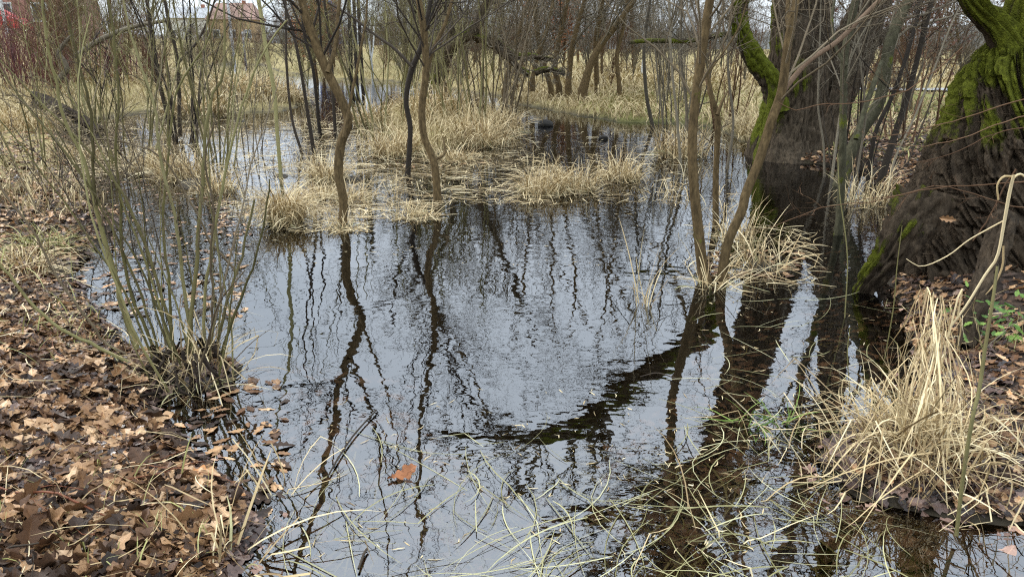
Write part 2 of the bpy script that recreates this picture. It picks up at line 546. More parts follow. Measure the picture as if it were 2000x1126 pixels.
ang = np.concatenate([np.linspace(-0.85, 0.85, 380), np.linspace(0.85, 2 * PI - 0.85, 120)[1:-1]])
rad = 0.35 * (1300 / 0.35) ** (np.linspace(0, 1, 330))
AA, RR = np.meshgrid(ang, rad, indexing='ij')
X, Y = RR * np.sin(AA), RR * np.cos(AA)
Z = height(X, Y)
na, nr = X.shape
idx = np.arange(na * nr).reshape(na, nr)
i2 = np.roll(idx, -1, axis=0)
Q = np.stack([idx[:, :-1], idx[:, 1:], i2[:, 1:], i2[:, :-1]], -1).reshape(-1, 4)
D = shore(X, Y)
V = np.stack([X, Y, Z], -1).reshape(-1, 3)
V = np.vstack([V, [[0, 0, float(height(np.array([0.]), np.array([0.]))[0])]]])
ctr = len(V) - 1
T = np.stack([np.full(na, ctr), idx[:, 0], i2[:, 0]], -1)
wet = np.append(smooth(-0.35, 0.0, D).ravel(), 0)
rr_ = np.append(RR.ravel(), 0)
azf = np.append(AA.ravel(), 0); azf = np.where(azf > PI, azf - 2 * PI, azf)
leafy = np.maximum(smooth(13, 8, rr_), smooth(0.30, 0.42, azf) * smooth(24, 16, rr_))   # leaf litter near, straw further off
green = smooth(0.07, 0.17, azf) * smooth(0.42, 0.24, azf) * smooth(15, 18, rr_) * smooth(31, 23, rr_) + smooth(.36, .42, azf) * smooth(17, 19, rr_) * smooth(30, 25, rr_)

m_ground, nt, b = new_mat("ground")
def att(nt, n):
    a = nt.nodes.new("ShaderNodeAttribute"); a.attribute_name = n
    return a.outputs["Fac"]
oc = coords(nt)
n1 = noise(nt, oc, 9, 6, 0.65); n2 = noise(nt, oc, 1.3, 4)
mud = ramp(nt, n1, [(0.3, (0.016, 0.012, 0.010)), (0.55, (0.045, 0.032, 0.025)), (0.75, (0.10, 0.066, 0.045))])
strw = ramp(nt, n1, [(0.25, (0.10, 0.075, 0.035)), (0.5, (0.28, 0.215, 0.10)), (0.75, (0.44, 0.36, 0.18))])
strw = mixc(nt, mathn(nt, 'MULTIPLY', noise(nt, oc, 0.35, 3), 0.55), strw, (0.20, 0.19, 0.07))
grn = ramp(nt, n1, [(0.25, (0.07, 0.085, 0.02)), (0.6, (0.19, 0.20, 0.06)), (0.8, (0.34, 0.31, 0.13))])
lf = mathn(nt, 'ADD', att(nt, "leafy"), mathn(nt, 'MULTIPLY', mathn(nt, 'SUBTRACT', n2, 0.5), 0.5), True)
c = mixc(nt, lf, strw, mud)
c = mixc(nt, mathn(nt, 'MULTIPLY', att(nt, "green"), 0.85, True), c, grn)
sub = ramp(nt, n1, [(0.3, (0.014, 0.011, 0.007)), (0.7, (0.042, 0.033, 0.021))])
c = mixc(nt, att(nt, "wet"), c, sub)
nt.links.new(c, b.inputs["Base Color"])
nt.links.new(mathn(nt, 'SUBTRACT', 0.9, mathn(nt, 'MULTIPLY', att(nt, "wet"), 0.25)), b.inputs["Roughness"]); b.inputs["Specular IOR Level"].default_value = 0.15
bump(nt, b, n1, 0.8, 0.03)
kind(link("ground", mk_mesh("ground", V, Q, m_ground, T, {"wet": wet, "leafy": leafy, "green": np.append(green.ravel()[:len(wet) - 1], 0)}, True)), "structure")

# ------------------------------------------------------------------ water
m_water = bpy.data.materials.new("pond_water"); m_water.use_nodes = True
nt = m_water.node_tree; nt.nodes.clear()
out = nt.nodes.new("ShaderNodeOutputMaterial")
oc = coords(nt)
mp = coords(nt, (0.75, 1.0, 1.0))
r1 = noise(nt, mp, 3.2, 2, 0.5); r2 = noise(nt, mp, 11.0, 2, 0.5); r3 = noise(nt, oc, 0.42, 3)
sepn = nt.nodes.new("ShaderNodeSeparateXYZ"); nt.links.new(oc, sepn.inputs[0])
breeze = mathn(nt, 'ADD', ramp(nt, r3, [(0.42, (0.10, 0.10, 0.10)), (0.60, (1, 1, 1))]), 0.0)
hgt = mathn(nt, 'ADD', mathn(nt, 'MULTIPLY', r1, 0.0032), mathn(nt, 'MULTIPLY', mathn(nt, 'MULTIPLY', r2, breeze), 0.0017))
bp = N_(nt, "ShaderNodeBump", Strength=1.0, Distance=1.0); nt.links.new(hgt, bp.inputs["Height"])
fr = N_(nt, "ShaderNodeFresnel", IOR=2.5); nt.links.new(bp.outputs[0], fr.inputs["Normal"])
gl = N_(nt, "ShaderNodeBsdfGlossy", Roughness=0.0); gl.inputs["Color"].default_value = (0.93, 0.95, 1, 1)
nt.links.new(bp.outputs[0], gl.inputs["Normal"])
tr = nt.nodes.new("ShaderNodeBsdfTransparent"); tr.inputs["Color"].default_value = (0.82, 0.72, 0.56, 1)
mx = nt.nodes.new("ShaderNodeMixShader")
nt.links.new(fr.outputs[0], mx.inputs[0]); nt.links.new(tr.outputs[0], mx.inputs[1]); nt.links.new(gl.outputs[0], mx.inputs[2])
nt.links.new(mx.outputs[0], out.inputs["Surface"])
lo, hi = OUTW.min(0) - 1.0, OUTW.max(0) + 1.0
gx = np.array([lo[0], hi[0]]); gy = np.array([lo[1], hi[1]])
kind(link("pond_water", mk_mesh("pond_water", [[gx[0], gy[0], 0], [gx[1], gy[0], 0], [gx[1], gy[1], 0], [gx[0], gy[1], 0]], [[0, 1, 2, 3]], m_water)), "structure")


def hz(x, y):
    return height(np.atleast_1d(x), np.atleast_1d(y))


# ------------------------------------------------------------------ scatter helpers
def scat(pxr, pyr, n, weight=None, z=0.0, land=True, lim=None):
    """uniform over a picture-plane box, mapped to the ground; keeps land (or water) points"""
    px = rng.uniform(*pxr, n); py = rng.uniform(*pyr, n)
    P = G(px, py, z)
    d = shore(P[:, 0], P[:, 1]); h = height(P[:, 0], P[:, 1])
    m = (h > 0.004) if land else (h < -0.01)
    if lim is not None: m &= (d > lim[0]) & (d < lim[1])
    P = P[m]; P[:, 2] = h[m]
    return P, px[m], py[m]


# ------------------------------------------------------------------ oak leaves
def leaf_rows(n):
    u = np.linspace(0, 1, n)
    env = 0.265 * np.sin(PI * np.clip(u * 0.98 + 0.02, 0, 1) ** 1.25) ** 0.75
    lob = 0.55 + 0.45 * (1 - np.abs(np.cos(PI * 4.0 * u ** 1.05 + 0.5)) ** 2.2)
    w = env * lob
    w[u < 0.12] = 0.012; w[-1] = 0.004
    return u, w


def leaves(P, L, az, nor, rows=17, curl=0.5, rg=None, tiltsd=0.35, roll=None):
    """P (N,3) centres; returns V,Q"""
    rg = rg or rng
    N = len(P)
    u, w = leaf_rows(rows)
    fold = rg.normal(0.25, 0.35, N) * curl * 2
    bend = rg.normal(0.5, 0.9, N) * curl
    rip = rg.uniform(0.0, 0.07, N) * (0.4 + curl)
    ph = rg.uniform(0, 6.28, N)
    lat = w[None, :] * (1 + rg.normal(0, 0.06, (N, rows)))
    x = (u[None] - 0.5)
    # bend along the length
    zc = bend[:, None] * (x ** 2) * 0.55
    lx = x * (1 - 0.12 * np.abs(bend)[:, None] * np.abs(x))
    loc = np.zeros((N, rows, 3, 3))
    for k, sgn in enumerate((1, 0, -1)):
        yy = sgn * lat
        loc[:, :, k, 0] = lx + (0.06 * abs(sgn))
        loc[:, :, k, 1] = yy * np.cos(fold)[:, None]
        loc[:, :, k, 2] = zc + np.abs(yy) * np.sin(fold)[:, None] + rip[:, None] * np.sin(u[None] * 9 + ph[:, None] + sgn) * abs(sgn)
    loc *= L[:, None, None, None]
    n = nrm(nor + rg.normal(0, tiltsd, (N, 3)) * np.array([1, 1, 0.2]))
    flip = rg.uniform(0, 1, N) < 0.4
    loc[flip, ..., 2] *= -1
    a = np.stack([np.cos(az), np.sin(az), np.zeros(N)], -1)
    a = nrm(a - (a * n).sum(1, keepdims=True) * n)
    bb = np.cross(n, a)
    V = P[:, None, None, :] + loc[..., 0:1] * a[:, None, None] + loc[..., 1:2] * bb[:, None, None] + loc[..., 2:3] * n[:, None, None]
    idx = np.arange(N * rows * 3).reshape(N, rows, 3)
    q1 = np.stack([idx[:, :-1, 0], idx[:, :-1, 1], idx[:, 1:, 1], idx[:, 1:, 0]], -1)
    q2 = np.stack([idx[:, :-1, 1], idx[:, :-1, 2], idx[:, 1:, 2], idx[:, 1:, 1]], -1)
    return V.reshape(-1, 3), np.concatenate([q1.reshape(-1, 4), q2.reshape(-1, 4)])


def gnormal(P, e=0.06):
    hx = height(P[:, 0] + e, P[:, 1]) - height(P[:, 0] - e, P[:, 1])
    hy = height(P[:, 0], P[:, 1] + e) - height(P[:, 0], P[:, 1] - e)
    return nrm(np.stack([-hx / (2 * e), -hy / (2 * e), np.ones(len(P))], -1))


# -- leaf litter (nobody could count it) + the biggest leaves one by one
g = Geo(); gw = Geo()
def litter(pxr, pyr, n, rows, sz, gg, lim=None, z=0.1, lift=0.024, curl=0.55, tilt=0.28):
    P, px, py = scat(pxr, pyr, n, z=z, lim=lim)
    if not len(P): return
    nn = gnormal(P)
    L = rng.uniform(*sz, len(P))
    P[:, 2] += rng.uniform(0.003, lift, len(P))
    gg.add(*leaves(P, L, rng.uniform(0, 6.28, len(P)), nn, rows, curl, tiltsd=tilt))
litter((-160, 560), (690, 1250), 5200, 23, (0.07, 0.17), g, lim=(-9, -0.10))
litter((-160, 420), (480, 690), 5200, 11, (0.05, 0.12), g, lim=(-9, -0.12))
litter((-160, 330), (300, 480), 5200, 7, (0.06, 0.13), g, lim=(-9, -0.1), z=0.15)
litter((-160, 330), (220, 300), 2500, 5, (0.07, 0.15), g, lim=(-9, -0.1), z=0.15)
litter((1540, 2200), (560, 1250), 5200, 13, (0.05, 0.11), g, lim=(-9, -0.06))
litter((1640, 1900), (520, 700), 900, 11, (0.05, 0.11), g, lim=(-9, 0.03), z=0.02)
litter((1560, 1900), (195, 420), 6000, 6, (0.06, 0.12), g, lim=(-12, 0.0), z=0.15, lift=0.05)
litter((2150, 3600), (300, 1300), 9000, 7, (0.06, 0.13), g, lim=(-9, -0.05))
litter((1900, 3200), (200, 320), 5000, 5, (0.07, 0.14), g, lim=(-12, -0.05), z=0.15)
litter((-1400, -150), (300, 1300), 9000, 7, (0.06, 0.13), g, lim=(-9, -0.05))
litter((1460, 1700), (250, 330), 900, 6, (0.06, 0.12), g, lim=(-12, 0.0), z=0.1)
for a_, b_, n_ in (((-160, 560), (640, 1250), 1800), ((-160, 400), (400, 640), 1800), ((1600, 2200), (600, 1250), 1500)):
    litter(a_, b_, n_, 7, (0.018, 0.05), g, lim=(-9, -0.05), lift=0.035, tilt=.5)
kind(link("leaf_litter", g.mesh("leaf_litter", M_leaf, attr="vein")), "stuff")
litter((-160, 560), (480, 1250), 6800, 15, (0.06, 0.14), gw, lim=(-0.9, 0.03), z=0.02, lift=0.012, curl=0.3, tilt=0.16)
litter((-100, 420), (300, 640), 3200, 9, (0.06, 0.12), gw, lim=(-0.6, 0.05), z=0.02, lift=0.012, curl=0.3, tilt=0.16)
litter((-160, 560), (690, 1250), 2200, 17, (0.06, 0.14), gw, lim=(-9, -0.4), lift=0.01, curl=0.5)
litter((1500, 2150), (560, 1150), 3600, 13, (0.06, 0.12), gw, lim=(-0.5, 0.06), z=0.02, lift=0.02, curl=0.35, tilt=0.25)
kind(link("wet_leaf_litter", gw.mesh("wet_leaf_litter", M_leaf_wet, attr="vein")), "stuff")
# leaves lying on the pond bed, seen through the shallow water
gs = Geo()
for (a, bb, n, lim) in (((300, 1500), (700, 1400), 3800, (0.0, 1.0)), ((380, 1500), (900, 1400), 1300, (0.2, 4)), ((1350, 2000), (480, 1300), 2600, (0.0, 1.3))):
    P, px, py = scat(a, bb, n, z=-0.05, land=False, lim=lim)
    P[:, 2] = np.minimum(P[:, 2] + rng.uniform(0.004, 0.05, len(P)), -0.012)
    gs.add(*leaves(P, rng.uniform(0.06, 0.13, len(P)), rng.uniform(0, 6.28, len(P)), gnormal(P), 11, 0.25, tiltsd=0.15))
kind(link("sunken_leaf_litter", gs.mesh("sunken_leaf_litter", M_leaf_sunk, attr="vein")), "stuff")

# individual leaves on the near bank (the largest in the picture)
lvs = []
for k in range(14):
    v, q = leaves(np.zeros((1, 3)), np.array([1.0]), np.array([0.0]), np.array([[0, 0, 1.0]]), 25, 0.75, tiltsd=0.12)
    me = mk_mesh("oak_leaf", v, q, M_leaf, None, {"vein": np.tile([0., 1., 0.], len(v) // 3)}, False); lvs.append(me)
P, px, py = scat((-40, 520), (650, 1150), 900, z=0.15, lim=(-9, -0.14))
keep = np.argsort(-py)[:250]
nn = gnormal(P)
for k in keep:
    o = link("oak_leaf", lvs[int(rng.integers(len(lvs)))])
    L = float(rng.uniform(0.095, 0.17)) * (1.0 if py[k] > 800 else 1.1)
    o.location = (P[k, 0], P[k, 1], P[k, 2] + rng.uniform(0.022, 0.042))
    o.scale = (L, L, L * rng.uniform(.8, 1.5))
    o.rotation_euler = (rng.normal(0, .25) + nn[k, 1] * -0.5, rng.normal(0, .25) + nn[k, 0] * 0.5, rng.uniform(0, 6.28))
    tag(o, "brown lobed oak leaf lying loose on top of the leaf litter by the pond", "leaf", "fallen oak leaves on the near bank")

# ------------------------------------------------------------------ dry grass (stuff)
def sward(gg, pxr, pyr, n, L, w, lean=(0.0, 0.5), bend=(0.4, 1.6), lim=None, z=0.1, segs=4, clump=0.55, kink=0.35, thin=None):
    P, px, py = scat(pxr, pyr, n, z=z, lim=lim)
    if not len(P): return
    if clump:
        f = fbm(P[:, 0] * 0.9, P[:, 1] * 0.9, seed=77)
        m = rng.uniform(0, 1, len(P)) < np.clip((f - 0.32) / 0.25, 1 - clump, 1)
        P = P[m]
    N = len(P)
    cl = fbm(P[:, 0] * 0.6, P[:, 1] * 0.6, seed=78, octv=2)
    az = rng.uniform(0, 6.28, N) * 0.7 + cl * 12
    gg.add(*blades(P, az, rng.uniform(*L, N) * (0.6 + 0.9 * cl), rng.uniform(*lean, N), rng.uniform(*bend, N), rng.uniform(*w, N), segs, P[:, 2], kink=kink))

g = Geo()
sward(g, (-100, 620), (150, 245), 14000, (0.3, 0.8), (0.010, 0.020), z=0.2, lim=(-14, 0.1), clump=.8)
sward(g, (-100, 500), (105, 165), 10000, (0.4, 1.0), (0.02, 0.05), z=0.4, lim=(-60, 0.2))
sward(g, (-60, 200), (225, 420), 900, (0.2, 0.5), (0.006, 0.012), z=0.15, lim=(-3, 0.0), clump=0.8)
sward(g, (690, 1020), (192, 330), 9000, (0.25, 0.7), (0.008, 0.016), z=0.1, bend=(0.2, 2.2), clump=0.9)
sward(g, (980, 1480), (160, 258), 16000, (0.25, 0.6), (0.012, 0.024), z=0.2, lim=(-14, 0.1), bend=(0.8, 2.0))
sward(g, (560, 1500), (118, 172), 12000, (0.3, 0.7), (0.02, 0.05), z=0.5, lim=(-90, 0.2))
sward(g, (1600, 1950), (150, 260), 2500, (0.15, 0.35), (0.01, 0.02), z=0.3, lim=(-40, 0.0), clump=0.9)
sward(g, (1100, 2000), (120, 150), 6000, (0.3, 0.6), (0.04, 0.09), z=0.6, lim=(-150, 0.0), clump=0.2)
sward(g, (1420, 1500), (238, 300), 900, (0.3, 0.7), (0.008, 0.016), z=0.1, lim=(-3, 0.1))
kind(link("dry_grass", g.mesh("dry_grass", M_straw_far)), "stuff")
g = Geo()
sward(g, (1130, 1500), (150, 215), 5000, (0.12, 0.3), (0.012, 0.022), z=0.25, lim=(-20, -0.3), clump=0.7)
sward(g, (1600, 1960), (185, 300), 2600, (0.08, 0.22), (0.01, 0.02), z=0.25, lim=(-20, -0.3), clump=0.8)
sward(g, (500, 900), (120, 165), 2500, (0.15, 0.35), (0.02, 0.035), z=0.3, lim=(-30, -0.1), clump=0.6)
sward(g, (-40, 330), (500, 720), 240, (0.10, 0.3), (0.004, 0.008), z=0.12, lim=(-9, -0.1), clump=0.9)
sward(g, (-40, 420), (880, 1100), 120, (0.08, 0.22), (0.003, 0.006), z=0.15, lim=(-9, -0.1), clump=0.95)
kind(link("green_grass", g.mesh("green_grass", M_moor)), "stuff")

# thin straw lying on the near bank and on the water
def lying(gg, pxr, pyr, n, L, w, zoff, land, lim=None, curv=0.8, z=0.0, segs=6, lift=0.0, align=None):
    P, px, py = scat(pxr, pyr, n, z=z, land=land, lim=lim)
    N = len(P)
    if N == 0: return
    az = rng.uniform(0, 2 * PI, N) if align is None else fbm(P[:, 0] * 1.3, P[:, 1] * 1.3, seed=61, octv=2) * 9 + rng.normal(0, align, N)
    s = np.linspace(-0.5, 0.5, segs + 1)
    LL = rng.uniform(*L, N); cv = rng.normal(0, curv, N)
    kk = np.where(rng.uniform(0, 1, N) < 0.3, rng.normal(0, 1.2, N), 0)
    th = az[:, None] + cv[:, None] * s[None] + kk[:, None] * (s[None] > 0.12)
    step = LL / segs
    XY = np.stack([np.cos(th), np.sin(th)], -1) * step[:, None, None]
    XY = np.cumsum(XY, axis=1); XY -= XY.mean(1, keepdims=True)
    PP = np.zeros((N, segs + 1, 3)); PP[..., :2] = P[:, None, :2] + XY
    if land:
        PP[..., 2] = height(PP[..., 0], PP[..., 1]) + rng.uniform(*zoff, N)[:, None]
        PP[..., 2] = np.maximum(PP[..., 2], 0.004)
    else:
        PP[..., 2] = rng.uniform(*zoff, N)[:, None]
    if lift:
        PP[..., 2] += (np.maximum(rng.normal(0, lift, N), 0))[:, None] * (1 - (2 * s[None]) ** 2)
    prof = np.interp(s + .5, [0, .15, .6, .9, 1], [.5, 1, .9, .5, .1])
    ww = rng.uniform(*w, N)
    side = np.stack([-np.sin(th), np.cos(th), rng.normal(0, .3, N)[:, None] + 0 * th], -1)
    off = side * (ww[:, None] * prof[None] * 0.5)[..., None]
    V = np.stack([PP - off, PP + off], 2)
    idx = np.arange(N * (segs + 1) * 2).reshape(N, segs + 1, 2)
    Qd = np.stack([idx[:, :-1, 0], idx[:, :-1, 1], idx[:, 1:, 1], idx[:, 1:, 0]], -1)
    gg.add(V.reshape(-1, 3), Qd.reshape(-1, 4))

g = Geo()
lying(g, (-60, 520), (640, 1200), 70, (0.12, 0.5), (0.002, 0.005), (0.03, 0.07), True, (-9, -0.05), z=0.15, lift=0.03)
lying(g, (-60, 330), (330, 640), 150, (0.15, 0.5), (0.003, 0.006), (0.03, 0.07), True, (-9, 0.0), z=0.15, lift=0.04)
lying(g, (1600, 2100), (600, 1200), 120, (0.12, 0.45), (0.002, 0.006), (0.03, 0.08), True, (-9, 0.05), z=0.1, lift=0.04)
kind(link("fallen_straw", g.mesh("fallen_straw", M_straw)), "stuff")
g = Geo()
lying(g, (560, 1420), (850, 1200), 60, (0.15, 0.6), (0.002, 0.005), (0.001, 0.010), False, z=0.0, lift=0.012, align=.7)
lying(g, (560, 1420), (860, 1200), 330, (0.15, 0.5), (0.003, 0.010), (-0.05, -0.003), False, z=0.0, align=.7)
lying(g, (880, 1350), (920, 1140), 40, (0.2, 0.6), (0.002, 0.005), (0.001, 0.012), False, z=0.0, lift=0.015, align=.6)
lying(g, (1350, 1760), (560, 1200), 120, (0.15, 0.6), (0.002, 0.005), (0.001, 0.02), False, z=0.0, lift=0.02)
lying(g, (1380, 1760), (600, 1200), 150, (0.15, 0.5), (0.004, 0.009), (-0.06, -0.01), False, z=0.0)
kind(link("floating_grass", g.mesh("floating_grass", M_straw_wet)), "stuff")
g = Geo()
lying(g, (430, 800), (330, 430), 950, (0.12, 0.4), (0.003, 0.006), (0.002, 0.02), False, z=0.0, lift=0.02)
lying(g, (150, 760), (235, 345), 1700, (0.2, 0.55), (0.005, 0.012), (0.002, 0.05), False, z=0.0, lift=0.03)
lying(g, (760, 1060), (300, 400), 700, (0.15, 0.45), (0.004, 0.009), (0.002, 0.02), False, z=0.0, lift=0.02)
lying(g, (770, 860), (395, 432), 110, (0.15, 0.4), (0.003, 0.007), (0.002, 0.03), False, z=0.0, lift=0.03)
lying(g, (560, 720), (395, 455), 420, (0.10, 0.3), (0.004, 0.009), (0.002, 0.015), False, z=0.0, lift=0.01)
lying(g, (1000, 1340), (255, 400), 560, (0.12, 0.4), (0.004, 0.009), (0.002, 0.02), False, z=0.0, lift=0.02)
lying(g, (1340, 1600), (440, 560), 180, (0.12, 0.4), (0.004, 0.008), (0.002, 0.03), False, z=0.0, lift=0.03)
for a_, b_, n_ in (((450, 1300), (380, 520), 260), ((600, 1500), (760, 1100), 200), ((1350, 1760), (430, 900), 200)):
    lying(g, a_, b_, n_, (0.012, 0.06), (0.002, 0.006), (0.001, 0.004), False, z=0.0, segs=2)
kind(link("floating_straw", g.mesh("floating_straw", M_straw)), "stuff")
# broken stalks still standing in the shallow flooded parts
g = Geo()
for a_, b_, n_, L_ in (((150, 620), (225, 345), 1500, (.15, .5)), ((420, 800), (320, 430), 420, (.1, .35)), ((760, 1340), (290, 400), 420, (.12, .4)), ((560, 760), (200, 330), 600, (.2, .55)), ((1300, 1480), (300, 470), 260, (.15, .45))):
    P, px, py = scat(a_, b_, n_, land=False, lim=(-1, 3))
    f = fbm(P[:, 0] * 1.1, P[:, 1] * 1.1, seed=91)
    P = P[rng.uniform(0, 1, len(P)) < np.clip((f - .40) / .15, 0.04, 1)]
    P[:, 2] = -.02
    n_ = len(P)
    g.add(*blades(P, rng.uniform(0, 6.28, n_), rng.uniform(*L_, n_), rng.uniform(0, .7, n_), rng.uniform(0, 1.6, n_), rng.uniform(.004, .010, n_), 4, np.full(n_, .003), kink=.5))
kind(link("flooded_grass", g.mesh("flooded_grass", M_straw)), "stuff")
# drifted brown leaves floating between the stems
g = Geo()
for a, bb, n in (((420, 760), (380, 460), 420), ((150, 480), (330, 620), 500), ((980, 1300), (320, 400), 260), ((1380, 1560), (490, 545), 130), ((330, 560), (740, 1010), 110), ((760, 1000), (310, 400), 250)):
    P, px, py = scat(a, bb, n, land=False, lim=(-1, 2.0 if bb[0] > 400 else 1.2))
    P[:, 2] = 0.004
    g.add(*leaves(P, rng.uniform(0.05, 0.11, len(P)), rng.uniform(0, 6.28, len(P)), np.tile([0, 0, 1.], (len(P), 1)), 9, 0.25, tiltsd=0.06))
kind(link("floating_leaf_litter", g.mesh("floating_leaf_litter", M_leaf, attr="vein")), "stuff")


# ------------------------------------------------------------------ grass tussocks
def tussock(px, py, label, n=420, rad=0.18, L=(0.35, 0.65), w=(0.005, 0.010), lean=(0.05, 0.7), bend=(0.2, 2.3), mat=None, z=0.03, segs=6, kink=0.45, name="grass_tussock", group="dry grass tussocks standing in the pond", dead=0.25, debris=0):
    c = G(px, py, z)
    c[2] = max(float(hz(c[0], c[1])[0]), 0.0)
    t = thing(name, label, "grass tussock", c, group)
    r = rad * np.sqrt(rng.uniform(0, 1, n)); a = rng.uniform(0, 6.28, n)
    B = np.stack([c[0] + r * np.cos(a), c[1] + r * np.sin(a), np.zeros(n)], -1)
    B[:, 2] = np.maximum(height(B[:, 0], B[:, 1]), -0.02) - 0.01
    az = a + rng.normal(0, 1.3, n)
    V, Qd = blades(B, az, rng.uniform(*L, n), rng.uniform(*lean, n) * (0.3 + r / rad), rng.uniform(*bend, n), rng.uniform(*w, n), segs, np.full(n, 0.004), kink=kink)
    link("blades", mk_mesh("blades", V - c, Qd, mat or M_straw), t)
    # darker matted base
    m = int(n * dead)
    if m < 8: return t
    r = rad * 0.9 * np.sqrt(rng.uniform(0, 1, m)); a = rng.uniform(0, 6.28, m)
    B = np.stack([c[0] + r * np.cos(a), c[1] + r * np.sin(a), np.full(m, -0.01)], -1)
    V, Qd = blades(B, a, rng.uniform(L[0] * .4, L[0] * .9, m), rng.uniform(0.3, 1.2, m), rng.uniform(0.6, 1.4, m), rng.uniform(*w, m), 4, np.full(m, 0.003))
    link("matted_base", mk_mesh("matted_base", V - c, Qd, M_straw_wet), t)
    return t


tussock(558, 428, "domed straw tussock with blades drooping all round, near the thin green sapling's foot", 620, 0.15, (0.35, 0.6), (0.004, 0.009), (0.0, 0.7), (1.0, 2.2))
tussock(640, 345, "shaggy straw tussock behind the slim bent trunk", 380, 0.26, (0.25, 0.55), (0.005, 0.010))
tussock(690, 385, "low straw tussock at the right of the slim bent trunk", 240, 0.2, (0.2, 0.45), (0.004, 0.009), (0.2, .9))
tussock(620, 380, "flattened straw tussock to the left of the slim bent trunk", 200, 0.2, (0.2, 0.45), (0.004, 0.009), (0.2, .9))
tussock(668, 440, "small collar of straw and leaves round the slim bent trunk's foot", 150, 0.14, (0.15, 0.3), (0.004, 0.007), (0.5, 1.2))
tussock(1062, 372, "left part of the paired straw tussocks out in the open water", 420, 0.27, (0.3, 0.6), (0.005, 0.010))
tussock(1122, 366, "right part of the paired straw tussocks out in the open water", 330, 0.25, (0.25, 0.55), (0.005, 0.010))
tussock(1212, 346, "ragged brownish tussock beside the pair in open water", 330, 0.24, (0.25, 0.6), (0.005, 0.010))
tussock(1480, 512, "sparse spiky tussock behind the foot of the twin stems", 75, 0.20, (0.25, 0.6), (0.004, 0.009), (0.0, .9), (0.3, 1.4), kink=.7)
tussock(1440, 470, "thin broken reeds at the right of the twin stems", 60, 0.2, (0.3, 0.6), (0.005, 0.009), (0.0, .5), (0.2, 1.0), kink=.5)
tussock(1385, 555, "few bent straws leaning out from the foot of the twin stems", 34, 0.12, (0.3, 0.6), (0.005, 0.009), (0.6, 1.2), (0.2, .8), kink=.4)
tussock(815, 418, "small flat straw tussock lying on the water in front of the forked tree", 170, 0.2, (0.2, 0.4), (0.004, 0.008), (0.6, 1.2))
tussock(1255, 590, "lone wisp of leaning pale straws in the open water", 14, 0.06, (0.4, 0.7), (0.005, 0.008), (0.1, .5), (0.1, .6), dead=0)
tussock(355, 345, "straw tussock under the leaning dark stems", 380, 0.3, (0.3, 0.65), (0.006, 0.012))
tussock(300, 330, "wide straw tussock beside the left bank's flooded stems", 300, 0.28, (0.3, 0.6), (0.006, 0.012))
tussock(420, 370, "loose straw tussock at the right of the dark stems", 200, 0.22, (0.25, 0.5), (0.006, 0.011))
tussock(770, 300, "tall straw clump at the left end of the grassy islet", 420, 0.36, (0.4, 0.85), (0.008, 0.014))
tussock(850, 250, "tall reed clump at the middle of the grassy islet", 420, 0.6, (0.6, 1.2), (0.011, 0.018), (0.0, .4), (0.2, 1.6))
tussock(940, 280, "drooping straw clump at the front of the grassy islet", 480, 0.45, (0.4, 0.9), (0.008, 0.014))
tussock(985, 255, "straw clump at the right end of the grassy islet", 300, 0.36, (0.4, 0.85), (0.009, 0.015))
tussock(720, 240, "straw clump at the back left of the grassy islet", 260, 0.4, (0.5, 1.0), (0.010, 0.018))
tussock(880, 310, "low straw clump along the front edge of the grassy islet", 260, 0.36, (0.25, 0.55), (0.006, 0.012), (.3, 1.))
tussock(1330, 300, "thin straw clump in the water at the left of the snapped snag", 300, 0.4, (0.4, 0.8), (0.008, 0.014), (0, .4))
tussock(470, 205, "high straw clump on the strip of land before the far pond", 900, 0.9, (0.7, 1.2), (0.014, 0.026))
tussock(540, 200, "pale straw clump at the end of the strip of land", 700, 0.9, (0.6, 1.1), (0.014, 0.026))
tussock(380, 225, "straw clump at the water's edge on the strip of land", 700, 0.8, (0.6, 1.0), (0.013, 0.024))
tussock(55, 260, "yellow straw clump on the left bank above the dark log", 500, 0.6, (0.4, 0.8), (0.008, 0.016), group="straw clumps on the banks")
tussock(40, 520, "matted straw clump among leaves on the left bank", 240, 0.22, (0.25, 0.5), (0.004, 0.008), (0.5, 1.2), z=.1, group="straw clumps on the banks")
tussock(90, 480, "yellow-green straw clump among leaves on the left bank", 200, 0.2, (0.2, 0.45), (0.004, 0.007), (0.5, 1.2), mat=M_moor, z=.1, group="straw clumps on the banks")
tussock(150, 300, "straw clump at the left bank just below the dark log", 260, 0.4, (0.25, 0.5), (0.006, 0.011), z=.1, group="straw clumps on the banks")
tussock(1700, 395, "straggly brown reeds at the root of the grey-green stems", 130, 0.3, (0.3, 0.7), (0.005, 0.009), (0, .5), (.3, 1.4), z=.02)
tussock(395, 725, "tuft of dry blades hanging off the front shrub's stool", 90, 0.15, (0.3, 0.65), (0.003, 0.008), (0.1, .9), (0.3, 1.8), z=.06, kink=.7)
tussock(330, 735, "straw tuft drooping at the left of the front shrub's stool", 60, 0.14, (0.2, 0.55), (0.002, 0.004), (0.3, 1.2), (0.3, 1.8), z=.06, kink=.6)
tussock(440, 1085, "bent yellow grass tuft lying over the leafy edge of the pond", 34, 0.10, (0.3, 0.6), (0.005, 0.010), (0.6, 1.2), (0.2, .9), z=.05, kink=.5, group="straw clumps on the banks")
tussock(545, 955, "few kinked straw stalks standing at the near water's edge", 12, 0.08, (0.28, 0.5), (0.004, 0.008), (0.1, .7), (0.3, 1.0), z=0, kink=.9, dead=0)
tussock(1385, 1040, "single kinked straw stalks poking out of the near water", 8, 0.12, (0.3, 0.5), (0.004, 0.006), (0.6, 1.1), (0.1, .5), z=0, kink=.9, dead=0)

